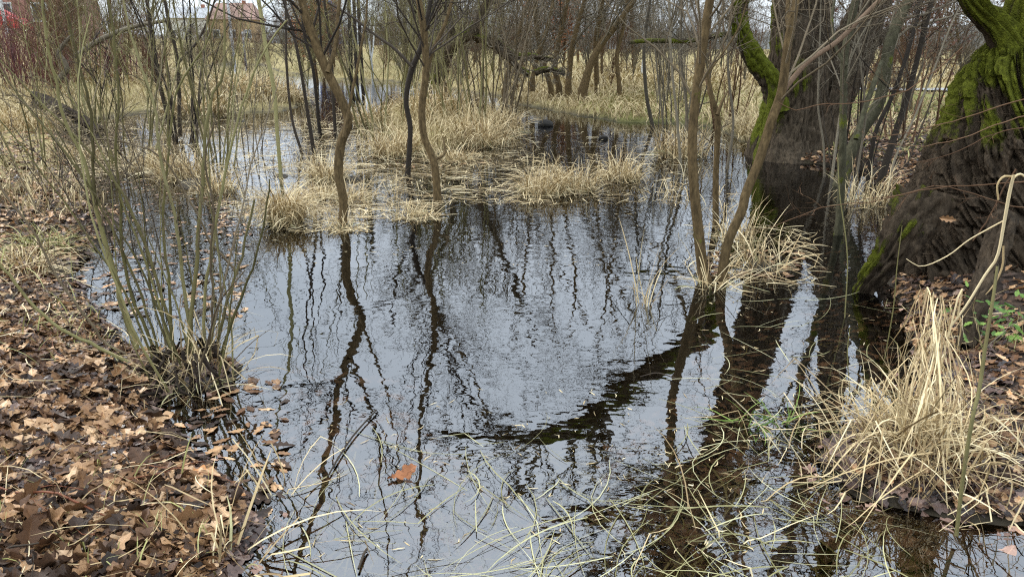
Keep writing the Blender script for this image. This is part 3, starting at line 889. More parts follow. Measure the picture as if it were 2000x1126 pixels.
# ------------------------------------------------------------------ the hanging tussock at the right front
c = G(1790, 880, 0.1); c[2] = float(hz(c[0], c[1])[0])
t = thing("sedge_tussock", "big pale sedge tussock with curled hanging blades, in front of the mossy trunk", "grass tussock", c)
n = 620
apex = PY(1835, 560, 3.05)
# blades that climb to a peak and hang over it
g = Geo()
for k in range(85):
    b0 = G(rng.normal(1795, 60), rng.normal(905, 30), 0.08)
    q = rng.uniform(0.25, 1.0) ** 0.8
    top = b0 * (1 - q) + apex * q + np.array([rng.normal(0, 0.035), rng.normal(0, 0.05), rng.normal(0, .03)])
    mid = b0 * .5 + top * .5 + rng.normal(0, 0.065, 3)
    a = rng.uniform(0, 6.28); dr = rng.uniform(0.02, 0.10)
    drop = rng.uniform(0.06, 0.40)
    hd = np.array([math.cos(a), math.sin(a), 0])
    pts_ = [b0, mid, top, top + hd * dr * .6 + np.array([0, 0, .012]), top + hd * dr - np.array([0, 0, drop * .4])]
    for e in range(3):
        a += rng.normal(0, 1.3)
        pts_.append(pts_[-1] + np.array([math.cos(a) * .045, math.sin(a) * .045, rng.normal(-.2, .22) * drop]))
    path = spline(np.array(pts_), 18)
    w = rng.uniform(0.0025, 0.008)
    prof = np.interp(np.linspace(0, 1, 18), [0, .3, .8, 1], [.5, 1, .8, .1])
    sd = nrm(np.array([rng.normal(0, 1), rng.normal(0, .5), rng.normal(0, .3)]))
    tw = np.linspace(0, rng.normal(0, 3.5), 18)
    sd2 = nrm(np.cross(sd, np.array([0, .3, 1.])))
    off = (np.cos(tw)[:, None] * sd + np.sin(tw)[:, None] * sd2) * (w * prof / 2)[:, None]
    VV = np.stack([path - off, path + off], 1)
    ii = np.arange(36).reshape(18, 2)
    g.add(VV.reshape(-1, 3), np.stack([ii[:-1, 0], ii[:-1, 1], ii[1:, 1], ii[1:, 0]], -1))
link("hanging_blades", g.mesh("hanging_blades", M_straw, c), t)
g = Geo()
n = 500
r = np.abs(rng.normal(0, 0.20, n)); a = rng.uniform(0, 6.28, n)
B = np.stack([c[0] + r * np.cos(a) * 1.25, c[1] + r * np.sin(a), np.zeros(n)], -1)
B[:, 2] = np.maximum(height(B[:, 0], B[:, 1]), 0) + rng.uniform(0, 0.18, n) * np.exp(-r / .2)
g.add(*blades(B, a + rng.normal(0, 1.0, n), rng.uniform(0.2, 0.5, n), rng.uniform(0.1, 1.2, n), rng.uniform(0.0, 2.4, n), rng.uniform(0.003, 0.0075, n), 8, np.full(n, 0.01), kink=0.6, wob=1.2))
link("blades", g.mesh("blades", M_straw, c), t)
g = Geo()
n = 26
a = rng.uniform(PI * 0.6, PI * 1.6, n)
B = np.stack([c[0] - .1 + rng.normal(0, .1, n), c[1] - .1 + rng.normal(0, .1, n), np.full(n, .12)], -1)
g.add(*blades(B, a, rng.uniform(0.4, 0.75, n), rng.uniform(0.5, 1.0, n), rng.uniform(0.1, .5, n), rng.uniform(0.005, 0.009, n), 7, np.full(n, 0.0), kink=0.9, wob=.1))
link("stalks", g.mesh("stalks", M_straw, c), t)

# pale reed stalk bent over in front of the mossy trunk
def ribbon_tube(paths, mat, name, parent, off, sides=5):
    g = Geo()
    for P_, R_ in paths:
        g.add(*tubes(P_[None], R_[None], sides))
    return link(name, g.mesh(name, mat, off, True), parent)

P_, R_ = traced([(1855, 640, 3.5), (1890, 592, 4), (1925, 535, 4.5), (1948, 500, 5), (1962, 430, 5.5), (1972, 375, 6), (1980, 342, 5)], Y0=3.0, lean=-.12, n=20)
c = P_[0].copy()
t = thing("reed_stalk", "thick pale broken reed stalk leaning in front of the mossy trunk", "reed", c)
ribbon_tube([(P_, R_ * .55)], M_straw, "stalk", t, c)
pp = [traced([(1978, 345, 4), (1960, 345, 4), (1948, 362, 3), (1950, 390, 3)], Y0=2.9, n=10), traced([(1976, 350, 4), (1992, 340, 4), (2010, 352, 3)], Y0=2.9, n=8),
      traced([(1962, 430, 2.5), (1925, 450, 2.5), (1890, 470, 2), (1850, 500, 2), (1800, 520, 1.5), (1770, 505, 1.2)], Y0=2.95, lean=.2, n=16), traced([(1960, 480, 3), (1958, 520, 3.5), (1942, 555, 3), (1925, 575, 1)], Y0=2.9, n=10)]
ribbon_tube([(p, r * .6) for p, r in pp], M_straw, "dry_leaf", t, c)

# ------------------------------------------------------------------ woody plants
def skin_tube(P_, R_, sides, mat, name, parent, off, moss=None):
    V, Qd = tubes(P_[None], R_[None], sides)
    at = {"moss": moss(V)} if moss is not None else None
    return link(name, mk_mesh(name, V - off, Qd, mat, None, at, True), parent)


def crown_from(P_, R_, n, levels, seed=None, t0=0.35, t1=1.0, ang=0.7, ratio=0.4, up=0.05, wig=0.16, rr=0.28, K=7, mult=(6, 4), rmin=0.0022, lmax=3.5, ret=False):
    """side branches and twigs along one path -> Geo"""
    g = Geo()
    P1, R1 = spawn(P_[None], R_[None], n, t0, t1, ang, ratio, K, wig, up, rr, 0.25, rmin, gamma=0.7, lmax=lmax)
    g.add(*tubes(P1, R1, 5))
    A, B = P1, R1
    tips = [P1]
    for k in range(levels):
        A, B = spawn(A, B, mult[min(k, len(mult) - 1)], 0.2, 1.0, 0.75, 0.5, 6, 0.2, 0.03, 0.6, 0.4, rmin, gamma=0.55)
        g.add(*tubes(A, B, 3))
        tips.append(A)
    return (g, tips) if ret else g


def stem_thing(name, label, cat, trunks, H, mat, twigmat=None, nb=10, levels=2, sides=10, Y0=None, lean=0.3, t0=0.3, group=None, ratio=0.35, part="trunk", tw=(5, 3), rmin=0.0025, z0=0.0, ext=True, lmax=2.5, jit=0.0, moss=None, wig=.07):
    """trunks: list of traced pixel polylines; the first foot is the thing's base"""
    root = None
    for i, pts in enumerate(trunks):
        opt = {}
        if isinstance(pts, dict): opt = pts; pts = opt["p"]
        P_, R_ = traced(pts, Y0=opt.get("Y0", Y0), lean=opt.get("lean", lean), n=opt.get("n", 26), z0=z0, jit=jit)
        if root is None:
            base = P_[0].copy()
            root = thing(name, label, cat, base, group)
        nv = len(P_)
        if opt.get("ext", ext):
            P_, R_ = extend(P_, R_, opt.get("H", H), 12, wig=wig)
        if i == 0:  # sink the foot a little and flare it
            P_ = np.vstack([P_[:1] - np.array([0, 0, 0.35]), P_]); R_ = np.concatenate([[R_[0] * 1.25], R_])
            R_[1] *= 1.1
        tr = skin_tube(P_, R_, sides, opt.get("mat", mat), part if i == 0 else opt.get("name", "limb" if part == "trunk" else part), root, base, moss or (lambda V: np.zeros(len(V))))
        k = opt.get("nb", nb)
        if k:
            t0_ = opt.get("t0", t0)
            g = crown_from(P_, R_, k, levels, t0=t0_, ratio=opt.get("ratio", ratio), mult=tw, rmin=rmin, lmax=lmax)
            link("crown", g.mesh("crown", twigmat or mat, base, True), tr)
    return root


def mossy(direction, amount=0.55, scale=6.0, seed=3):
    d = nrm(np.array(direction, float))
    def f(V, _d=d):
        n = fbm(V[:, 0] * scale, V[:, 1] * scale, V[:, 2] * scale, seed=seed)
        return np.clip((n - 0.47) * 3.2 + amount, 0, 1)
    return f


# slim bent tree left of centre
stem_thing("alder_tree", "slim grey-brown tree with a bent trunk in a straw collar, left of the forked tree", "tree",
           [[(668, 440, 9), (671, 394, 8.5), (661, 336, 9), (667, 275, 9), (681, 238, 9), (664, 190, 9), (640, 142, 9), (618, 90, 9), (600, 40, 9), (588, -5, 8)],
            dict(p=[(672, 268, 4), (684, 200, 3), (700, 120, 2.5), (715, 40, 2)], Y0=7.0, nb=4, H=4.2),
            dict(p=[(640, 142, 5), (655, 90, 4), (660, 30, 3.5)], Y0=7.1, nb=5, H=5)],
           6.5, M_barkbrown, M_dark, nb=18, levels=3, tw=(5, 4, 3), rmin=.002, lean=.2, t0=.48)
# thin green sapling
stem_thing("willow_sapling", "thin straight green-barked sapling behind the domed tussock", "sapling",
           [[(549, 350, 3.8), (542, 266, 3.8), (535, 175, 4), (521, 105, 4), (511, 35, 4), (504, -4, 4)]], 5.5, M_willow_green, M_olive, nb=9, t0=.6, lmax=1.2)
# thin dark saplings behind
for pts, lab in (([(614, 305, 4), (602, 227, 3.5), (588, 140, 3), (574, 70, 3), (553, 0, 2.5)], "thin dark sapling leaning left, between the green sapling and the bent tree"),
                 ([(625, 262, 3.5), (612, 140, 3), (595, 70, 3), (588, 0, 2.5)], "thin dark-brown sapling just left of the bent tree"),
                 ([(655, 262, 3.5), (650, 180, 3), (647, 115, 3), (633, 0, 2.5)], "thin straight sapling crossing behind the bent tree"),
                 ([(590, 300, 3), (570, 230, 2.5), (560, 130, 2.5), (558, 20, 2)], "very thin sapling just right of the green-barked sapling")):
    stem_thing("sapling", lab, "sapling", [pts], 5.0, M_dark, M_dark, nb=7, t0=.35, sides=6, lmax=1.2, group="thin saplings standing in the pond")
# forked tree in the centre
stem_thing("alder_tree", "crooked brown tree standing in the water at picture centre, sinuous trunk", "tree",
           [[(855, 392, 8), (850, 330, 7.5), (842, 300, 7), (828, 266, 7), (824, 210, 7), (832, 140, 7), (828, 63, 7), (817, -5, 6)],
            dict(p=[(831, 150, 5), (845, 100, 4), (868, 50, 3.5), (885, -5, 3)], Y0=8.6, nb=8, H=6),
            dict(p=[(849, 312, 3), (868, 300, 2.5), (866, 268, 1.5)], Y0=8.4, nb=0, ext=False)],
           7.5, M_barkbrown, M_dark, nb=20, levels=3, tw=(5, 4, 3), rmin=.002, lean=.3, t0=.42)
stem_thing("alder_tree", "slender dark tree close left of the crooked central tree, curving right towards its top", "tree",
           [[(796, 346, 5.5), (800, 285, 5), (801, 245, 5), (793, 196, 5), (803, 140, 5.5), (824, 87, 5), (836, 30, 5), (842, -5, 4)],
            dict(p=[(806, 132, 3), (770, 95, 3), (735, 70, 2.5), (690, 35, 2.2), (640, 5, 2)], Y0=9.9, nb=3, ext=False)],
           6.5, M_dark, M_dark, nb=16, levels=3, tw=(5, 4, 3), rmin=.002, lean=.3, t0=.48)

# twin stems right of centre
mos = mossy((0, 0, 1), -0.35)
stem_thing("alder_tree", "taller straight stem of the twin at right centre, foot in the water, brown bark", "tree",
           [[(1379, 548, 11.5), (1373, 530, 11), (1364, 450, 10), (1356, 370, 9.5), (1352, 280, 9), (1359, 192, 9), (1373, 87, 9), (1387, -4, 8.5)],
            dict(p=[(1362, 170, 3), (1400, 120, 2), (1440, 60, 1.6), (1460, 0, 1.4)], Y0=5.4, nb=3, ext=False)],
           6.2, M_barkbrown, M_brown, nb=18, levels=3, tw=(5, 4, 3), rmin=.0018, lean=.2, t0=.42, moss=mos)
stem_thing("alder_tree", "leaning stem of the twin at right centre, forking into a pale side limb", "tree",
           [[(1409, 550, 10), (1421, 475, 9), (1449, 412, 9), (1456, 380, 9), (1482, 315, 9), (1508, 232, 9), (1527, 178, 9), (1538, 90, 8), (1549, 30, 8), (1556, -5, 7)],
            dict(p=[(1524, 186, 6), (1545, 158, 5.5), (1580, 119, 5), (1632, 84, 5), (1668, 50, 4.5), (1688, 30, 4.5), (1722, -4, 4)], Y0=5.45, mat=M_pink, nb=7, name="side_limb", H=4),
            dict(p=[(1541, 62, 5), (1538, 30, 4.5), (1540, -4, 4)], Y0=5.5, nb=4)],
           6.0, M_barkbrown, M_brown, nb=16, levels=3, tw=(5, 4, 3), rmin=.0018, lean=.2, t0=.45, moss=mos)
stem_thing("snag", "short snapped-off dead stem close behind the twin stems", "dead tree",
           [[(1398, 442, 6.5), (1398, 350, 6), (1402, 250, 6), (1400, 222, 6.5), (1390, 190, 5), (1384, 157, 4), (1380, 138, 2)],
            dict(p=[(1401, 225, 4), (1412, 195, 3), (1422, 178, 1.2)], Y0=6.9, nb=0, ext=False)],
           3, M_barkbrown, M_brown, nb=3, ext=False, lean=.1, t0=.5, ratio=.25)

# grey-green stems by the big willow
mosE = mossy((0, 0, 1), 0.0)
stem_thing("alder_tree", "straight dark green-grey stem rising from the rooty stool near the big leaning willow", "tree",
           [[(1637, 458, 8), (1642, 390, 7), (1646, 280, 7), (1647, 210, 7), (1650, 105, 7), (1657, 70, 7.5), (1672, -4, 7)],
            dict(p=[(1652, 130, 4), (1632, 90, 3), (1625, 40, 3), (1630, 0, 2.5)], Y0=6.8, nb=4)],
           6, M_barkgrey, M_grey, nb=11, lean=.3, t0=.35, moss=mosE)
stem_thing("alder_tree", "thick smooth grey-green stem leaning right between the two big willows", "tree",
           [[(1641, 362, 14), (1657, 308, 12), (1685, 252, 11.5), (1713, 210, 11), (1727, 157, 11), (1737, 87, 11), (1758, 35, 10.5), (1777, -5, 10)],
            dict(p=[(1672, 272, 5), (1685, 225, 5), (1708, 160, 5), (1722, 120, 4)], Y0=8.9, nb=2, ext=False)],
           8, M_barkgrey, M_grey, nb=14, lean=.4, t0=.35, moss=mosE)
stem_thing("alder_tree", "thin dark stem leaning right behind the grey-green stem", "tree",
           [[(1694, 366, 4.5), (1709, 262, 4), (1741, 192, 4), (1772, 105, 3.5), (1790, 40, 3.5), (1800, -4, 3)]], 5.5, M_dark, M_dark, nb=9, lean=.4, t0=.3)
stem_thing("alder_tree", "dark brown leaning stem nearest the mossy trunk", "tree",
           [[(1718, 360, 8), (1737, 297, 6.5), (1752, 250, 6), (1770, 196, 5.5), (1790, 122, 5), (1812, 30, 5), (1822, -5, 4.5)]], 6, M_dark, M_dark, nb=12, lean=.5, t0=.35)
for pts, lab in (([(1610, 345, 2.5), (1608, 280, 2.2), (1598, 210, 2), (1600, 120, 1.8)], "thin upright shoot in front of the leaning willow's foot"),
                 ([(1625, 345, 3), (1632, 290, 2.5), (1640, 230, 2.2), (1655, 150, 2)], "thin dark shoot left of the straight green-grey stem"),
                 ([(1668, 372, 2.5), (1680, 300, 2.2), (1690, 220, 2), (1680, 120, 1.8)], "thin shoot between the grey-green and the thin dark stem"),
                 ([(1735, 372, 2.5), (1748, 310, 2.2), (1790, 220, 2), (1830, 120, 1.8)], "thin dark shoot at the left edge of the mossy trunk"),
                 ([(1330, 330, 3), (1322, 230, 2.6), (1312, 130, 2.4), (1306, 0, 2)], "thin grey shoot in the water left of the twin stems"),
                 ([(1345, 300, 3.5), (1340, 200, 3), (1330, 110, 3), (1332, 0, 2.5)], "straight grey shoot just left of the taller twin stem"),
                 ([(1420, 330, 3), (1432, 240, 2.6), (1422, 130, 2.4), (1430, 0, 2)], "thin shoot right of the snapped snag"),
                 ([(1275, 250, 4), (1262, 180, 3.6), (1258, 90, 3.4), (1270, 0, 3)], "grey shoot on the far shore left of the mossy branch")):
    stem_thing("sapling", lab, "sapling", [pts], 4.0, M_grey, M_grey, nb=8, t0=.25, sides=6, lmax=1.0, group="thin shoots near the willows")


# ------------------------------------------------------------------ big willows: furrowed trunks
def furrowed(P_, R_, sides, rows, seed, ridge=0.10, nang=22, swirl=0.0, lobes=0.08, flare=0.5, flare_h=0.5, moss=None):
    C = spline(np.column_stack([P_, R_]), rows)
    P2, R2 = C[:, :3], C[:, 3]
    T_, U, W = frames(P2[None]); U, W = U[0], W[0]
    s = np.concatenate([[0], np.cumsum(np.linalg.norm(np.diff(P2, axis=0), axis=1))])
    a = np.arange(sides) / sides * 2 * PI
    AA, SS = np.meshgrid(a, s, indexing='xy')      # rows, sides
    th = AA / (2 * PI) + swirl * SS
    wp = 2.4 * (vnoise(th * 12, SS * 2.5, 0, seed + 9, perx=12) - .5)
    n1 = vnoise(th * nang + wp, SS * 1.5, 0, seed, perx=nang)
    n2 = vnoise(th * nang * 1.5 + 1.5 * wp, SS * 8.0, 0, seed + 1, perx=nang * 1.5)
    n3 = vnoise(th * 6, SS * 1.1, 0, seed + 2, perx=6)
    n4 = vnoise(th * nang * 4, SS * 22, 0, seed + 5, perx=nang * 4)
    crack = np.clip(1 - np.abs(2 * n1 - 1) / .40, 0, 1) ** .85; crack2 = np.clip(1 - np.abs(2 * n2 - 1) / .32, 0, 1) ** .85
    ci = np.floor(np.mod(th * nang * .8 + wp, nang)); plate = hash3(ci, np.floor(SS * 4.5 + hash3(ci, ci * 0, ci * 0, seed + 7) * 3), ci * 0, seed + 8)
    ridged = 1 - crack
    fl = 1 + flare * np.exp(-SS / flare_h) * (0.6 + 0.8 * n3)
    dp = np.minimum(ridge * .30, R2 * .35)[:, None]
    rr = R2[:, None] * (1 + lobes * (n3 - .5) * 2) * fl + dp * (.25 - crack - .8 * crack2 + .4 * (n2 - .5) + .55 * (n4 - .5) + .55 * (plate - .5))
    nv = np.cos(AA)[..., None] * U[:, None] + np.sin(AA)[..., None] * W[:, None]
    mo = np.zeros_like(rr)
    if moss is not None:
        mo = moss(P2[:, None] + rr[..., None] * nv, nv, ridged)
        rr = rr + 0.012 * smooth(.4, .8, mo) * (0.5 + fbm(AA * 30, SS * 30, seed=seed, octv=2))
    V = P2[:, None] + rr[..., None] * nv
    idx = np.arange(rows * sides).reshape(rows, sides)
    j = (np.arange(sides) + 1) % sides
    Qd = np.stack([idx[:-1], idx[:-1][:, j], idx[1:][:, j], idx[1:]], -1).reshape(-1, 4)
    return V.reshape(-1, 3), Qd, mo.ravel(), P2, R2


def willow_moss(dirv, thr, seed, scale=3.0, lo=-9, hi=9):
    d = nrm(np.array(dirv, float))
    def f(V, nv, ridged):
        n = fbm(V[..., 0] * scale, V[..., 1] * scale, V[..., 2] * scale, seed=seed)
        m = (nv @ d) * 0.9 + (n - .47) * 2.6 + (ridged - .5) * .8 - thr
        return np.clip(m + .5, 0, 1) * smooth(lo - .35, lo + .45, V[..., 2]) * smooth(hi + .6, hi - .3, V[..., 2])
    return f


def willow_limb(parent, base, P_, R_, seed, mat, name="limb", moss=None, sides=40, rows=90, H=None, nb=12, levels=2, ridge=.09, tw=(6, 4), twm=None, flare=0.0, ratio=.35, up=.04, lmax=3.5, t0=.3, rmin=.004):
    if H: P_, R_ = extend(P_, R_, H, 12, wig=.1)
    V, Qd, mo, P2, R2 = furrowed(P_, R_, sides, rows, seed, ridge, flare=flare, moss=moss)
    o = link(name, mk_mesh(name, V - base, Qd, mat, None, {"moss": mo}, True), parent)
    if nb:
        g = crown_from(P2, R2, nb, levels, t0=t0, ratio=ratio, mult=tw, rmin=rmin, lmax=lmax, up=up)
        link("crown", g.mesh("crown", twm or M_grey, base, True), o)
    return o


# the big willow at the water's edge (two trunks and a mossy limb)
Yw = float(G(1540, 314, 0)[1]) + 0.40
P_, R_ = traced([(1535, 330, 66), (1532, 300, 62), (1540, 255, 58), (1553, 190, 56), (1560, 110, 56), (1565, 40, 56), (1568, -40, 54)], Y0=Yw, lean=.3, n=20)
base = np.array([P_[0, 0], P_[0, 1], 0.0])
t = thing("willow_tree", "big old furrowed willow at the water's edge with two trunks and a mossy limb", "tree", base)
P_, R_ = extend(P_, R_, 11.5, 12, wig=.07, tip=.3)
V, Qd, mo, P2, R2 = furrowed(P_, R_, 220, 300, 31, 0.13, nang=44, flare=.35, flare_h=.45, lobes=.06, moss=willow_moss((-.95, -.2, .15), 1.02, 8, 2.2, hi=2.4))
tr = link("trunk", mk_mesh("trunk", V - base, Qd, M_bark, None, {"moss": mo}, True), t)
g = crown_from(P2, R2, 24, 3, t0=.38, ratio=.36, mult=(7, 6, 3), rmin=.004, lmax=4.5, rr=.35)
link("crown", g.mesh("crown", M_grey, base, True), tr)
P_, R_ = traced([(1580, 322, 52), (1592, 275, 50), (1606, 227, 46), (1636, 157, 41), (1668, 87, 39), (1705, 0, 38), (1722, -40, 36)], Y0=Yw + .25, lean=.4, n=20)
willow_limb(t, base, P_, R_, 57, M_bark, "second_trunk", None, 160, 240, H=10.5, nb=14, levels=3, ridge=.15, tw=(6, 5, 3), flare=.3, t0=.42, rmin=.005, lmax=4.5)
P_, R_ = traced([(1512, 215, 26), (1512, 190, 21), (1505, 160, 20), (1482, 128, 17.5), (1464, 98, 17), (1449, 65, 15), (1443, 35, 15), (1447, 0, 15), (1452, -40, 14)], Y0=Yw - .35, lean=-.1, n=20)
willow_limb(t, base, P_, R_, 77, M_bark, "mossy_limb", willow_moss((-.1, -.65, .75), 0.12, 15, 5.0), 48, 120, nb=3, levels=2, tw=(5, 4, 3), t0=.5, rmin=.004)
def mirror(pts, Y):
    """path whose reflection in the pond passes through these photo pixels"""
    pts = np.array(pts, float); P_ = PY(pts[:, 0], pts[:, 1], np.array(Y, float)); P_[:, 2] *= -1
    C = spline(np.column_stack([P_, pts[:, 2] * .0088]), 26)
    return C[:, :3], C[:, 3]
e0 = PY(1452, -40, Yw - .45)
P_, R_ = mirror([(1400, 620, 17), (1330, 680, 19), (1250, 735, 20), (1190, 785, 21), (1130, 833, 20), (1060, 852, 17), (990, 858, 13), (930, 856, 10), (860, 835, 7)], [Yw - .45, Yw - .5, Yw - .6, Yw - .7, Yw - .8, Yw - .8, Yw - .8, Yw - .7, Yw - .6])
P_[0] = e0
willow_limb(t, base, P_, R_, 79, M_bark, "overhead_limb", willow_moss((-.1, -.4, .9), .5, 16, 5.0), 36, 80, nb=22, levels=3, tw=(7, 5, 3), t0=.2, rmin=.003)
P_, R_ = mirror([(1480, 905, 10), (1400, 950, 10), (1320, 975, 9), (1250, 985, 8), (1150, 1010, 7), (1060, 1030, 5)], [Yw, Yw - .3, Yw - .6, Yw - .8, Yw - 1, Yw - 1.1])
willow_limb(t, base, P_, R_, 80, M_bark, "high_limb", None, 24, 50, nb=18, levels=3, tw=(6, 5, 3), t0=.1, rmin=.003)
P_, R_ = traced([(1448, 66, 5), (1425, 66, 5), (1391, 71, 5), (1345, 80, 4.5), (1300, 80, 4.5), (1262, 80, 4), (1228, 83, 3.5)], Y0=Yw - .4, lean=-.2, n=16)
skin_tube(P_, R_, 8, M_bark, "mossy_branch", t, base, mossy((0, 0, 1), .45))
g = crown_from(P_, R_, 16, 2, t0=.1, ratio=.4, mult=(4, 3), rmin=.003, up=.02)
link("crown", g.mesh("crown", M_grey, base, True), t)
P_, R_ = traced([(1690, 85, 17), (1712, 76, 14), (1732, 66, 11), (1760, 40, 8)], Y0=Yw + .6, n=8)
willow_limb(t, base, P_, R_, 78, M_bark, "broken_stub", None, 24, 24, nb=0)

# the huge mossy willow at the right edge
Yr = 5.15
P_, R_ = traced([(1900, 640, 170), (1918, 560, 165), (1940, 480, 158), (1956, 400, 160), (1966, 320, 148), (1976, 240, 126), (1990, 165, 102), (2008, 100, 68), (2014, 66, 60)], Y0=Yr + .15, lean=.25, n=22)
base = np.array([P_[0, 0], P_[0, 1], 0.0])
t = thing("willow_tree", "huge leaning willow trunk with bright green moss, cut by the right picture edge", "tree", base)
V, Qd, mo, P2, R2 = furrowed(P_, R_, 420, 360, 91, 0.19, nang=56, swirl=.16, flare=.42, flare_h=.45, lobes=.08, moss=willow_moss((-.80, -.10, .60), .70, 25, 3.2, lo=.95))
tr = link("trunk", mk_mesh("trunk", V - base, Qd, M_bark_dark, None, {"moss": mo}, False), t)
# twigs on the trunk
P_, R_ = traced([(1990, 120, 48), (1965, 78, 34), (1940, 48, 25), (1915, 20, 22), (1892, -10, 21), (1880, -40, 20)], Y0=Yr + .3, n=16)
willow_limb(t, base, P_, R_, 95, M_bark_dark, "left_limb", willow_moss((-.2, -.5, .8), .05, 27, 4.0), 60, 90, H=6.5, nb=16, levels=3, tw=(7, 5, 3), rmin=.003)
P_, R_ = traced([(2005, 130, 66), (2008, 70, 50), (2012, 20, 44), (2025, -40, 40)], Y0=Yr + .35, n=14)
willow_limb(t, base, P_, R_, 96, M_bark_dark, "limb", willow_moss((-.5, -.4, .7), .3, 28, 4.0), 60, 90, H=9.5, nb=18, levels=3, tw=(7, 6, 3), rmin=.003)
# root buttress running down into the water
P_, R_ = traced([(1800, 395, 60), (1770, 450, 45), (1735, 505, 30), (1697, 552, 20), (1668, 600, 14)], Ys=[5.0, 4.9, 4.9, 4.95, 5.0], n=16)
willow_limb(t, base, P_, R_, 97, M_bark_dark, "root", willow_moss((-.7, -.1, .8), .95, 29, 4.0), 60, 70, nb=0, ridge=.14)
# dark stump-root right below
P_, R_ = traced([(1965, 420, 22), (1935, 520, 22), (1905, 600, 22), (1885, 680, 18)], Ys=[4.2, 4.0, 3.8, 3.65], n=14)
willow_limb(t, base, P_, R_, 98, M_bark_dark, "root", None, 40, 50, nb=0, ridge=.12)

# ------------------------------------------------------------------ multi-stem shrubs
def shrub(name, label, base, stems, mat, twigmat, cat="shrub", group=None, tw=4, levels=1, rmin=.0016, sides=7, part="stem", twr=.35, tlm=.8, t0=.25, wig=.16):
    t = thing(name, label, cat, base, group)
    for k_, (P_, R_) in enumerate(stems):
        m_ = mat if not isinstance(mat, (list, tuple)) else mat[k_ % len(mat)]
        o = skin_tube(P_, R_, sides, m_, part, t, base, lambda V: np.zeros(len(V)))
        if tw:
            g = crown_from(P_, R_, tw, levels, t0=t0, ratio=twr, mult=(3, 2), rmin=rmin, lmax=tlm, ang=.6, wig=wig, rr=.3)
            link("crown", g.mesh("crown", twigmat, base, True), o)
    return t


def free_stems(c, n, spread, L, r, lean=(0.05, .5), K=14, wig=.05, up=.015, az=(0, 6.28), rg=None):
    out = []
    for k in range(n):
        a = rng.uniform(*az); d = spread * math.sqrt(rng.uniform(0, 1))
        b = c + np.array([d * math.cos(a), d * math.sin(a), 0])
        ph = rng.uniform(*lean)
        dr = np.array([[math.sin(ph) * math.cos(a), math.sin(ph) * math.sin(a), math.cos(ph)]])
        P_, R_ = grow(b[None], dr, np.array([rng.uniform(*L)]), np.array([rng.uniform(*r)]), K, wig, up, .3)
        out.append((P_[0], R_[0]))
    return out


def tr(pts, Y0, lean=0.0, n=22, H=None, jit=0.0025, k=0.72):
    P_, R_ = traced(pts, Y0=Y0, lean=lean, n=n, jit=jit); R_ = R_ * k
    if H: P_, R_ = extend(P_, R_, H, 8, wig=.06, tip=.25)
    return P_, R_


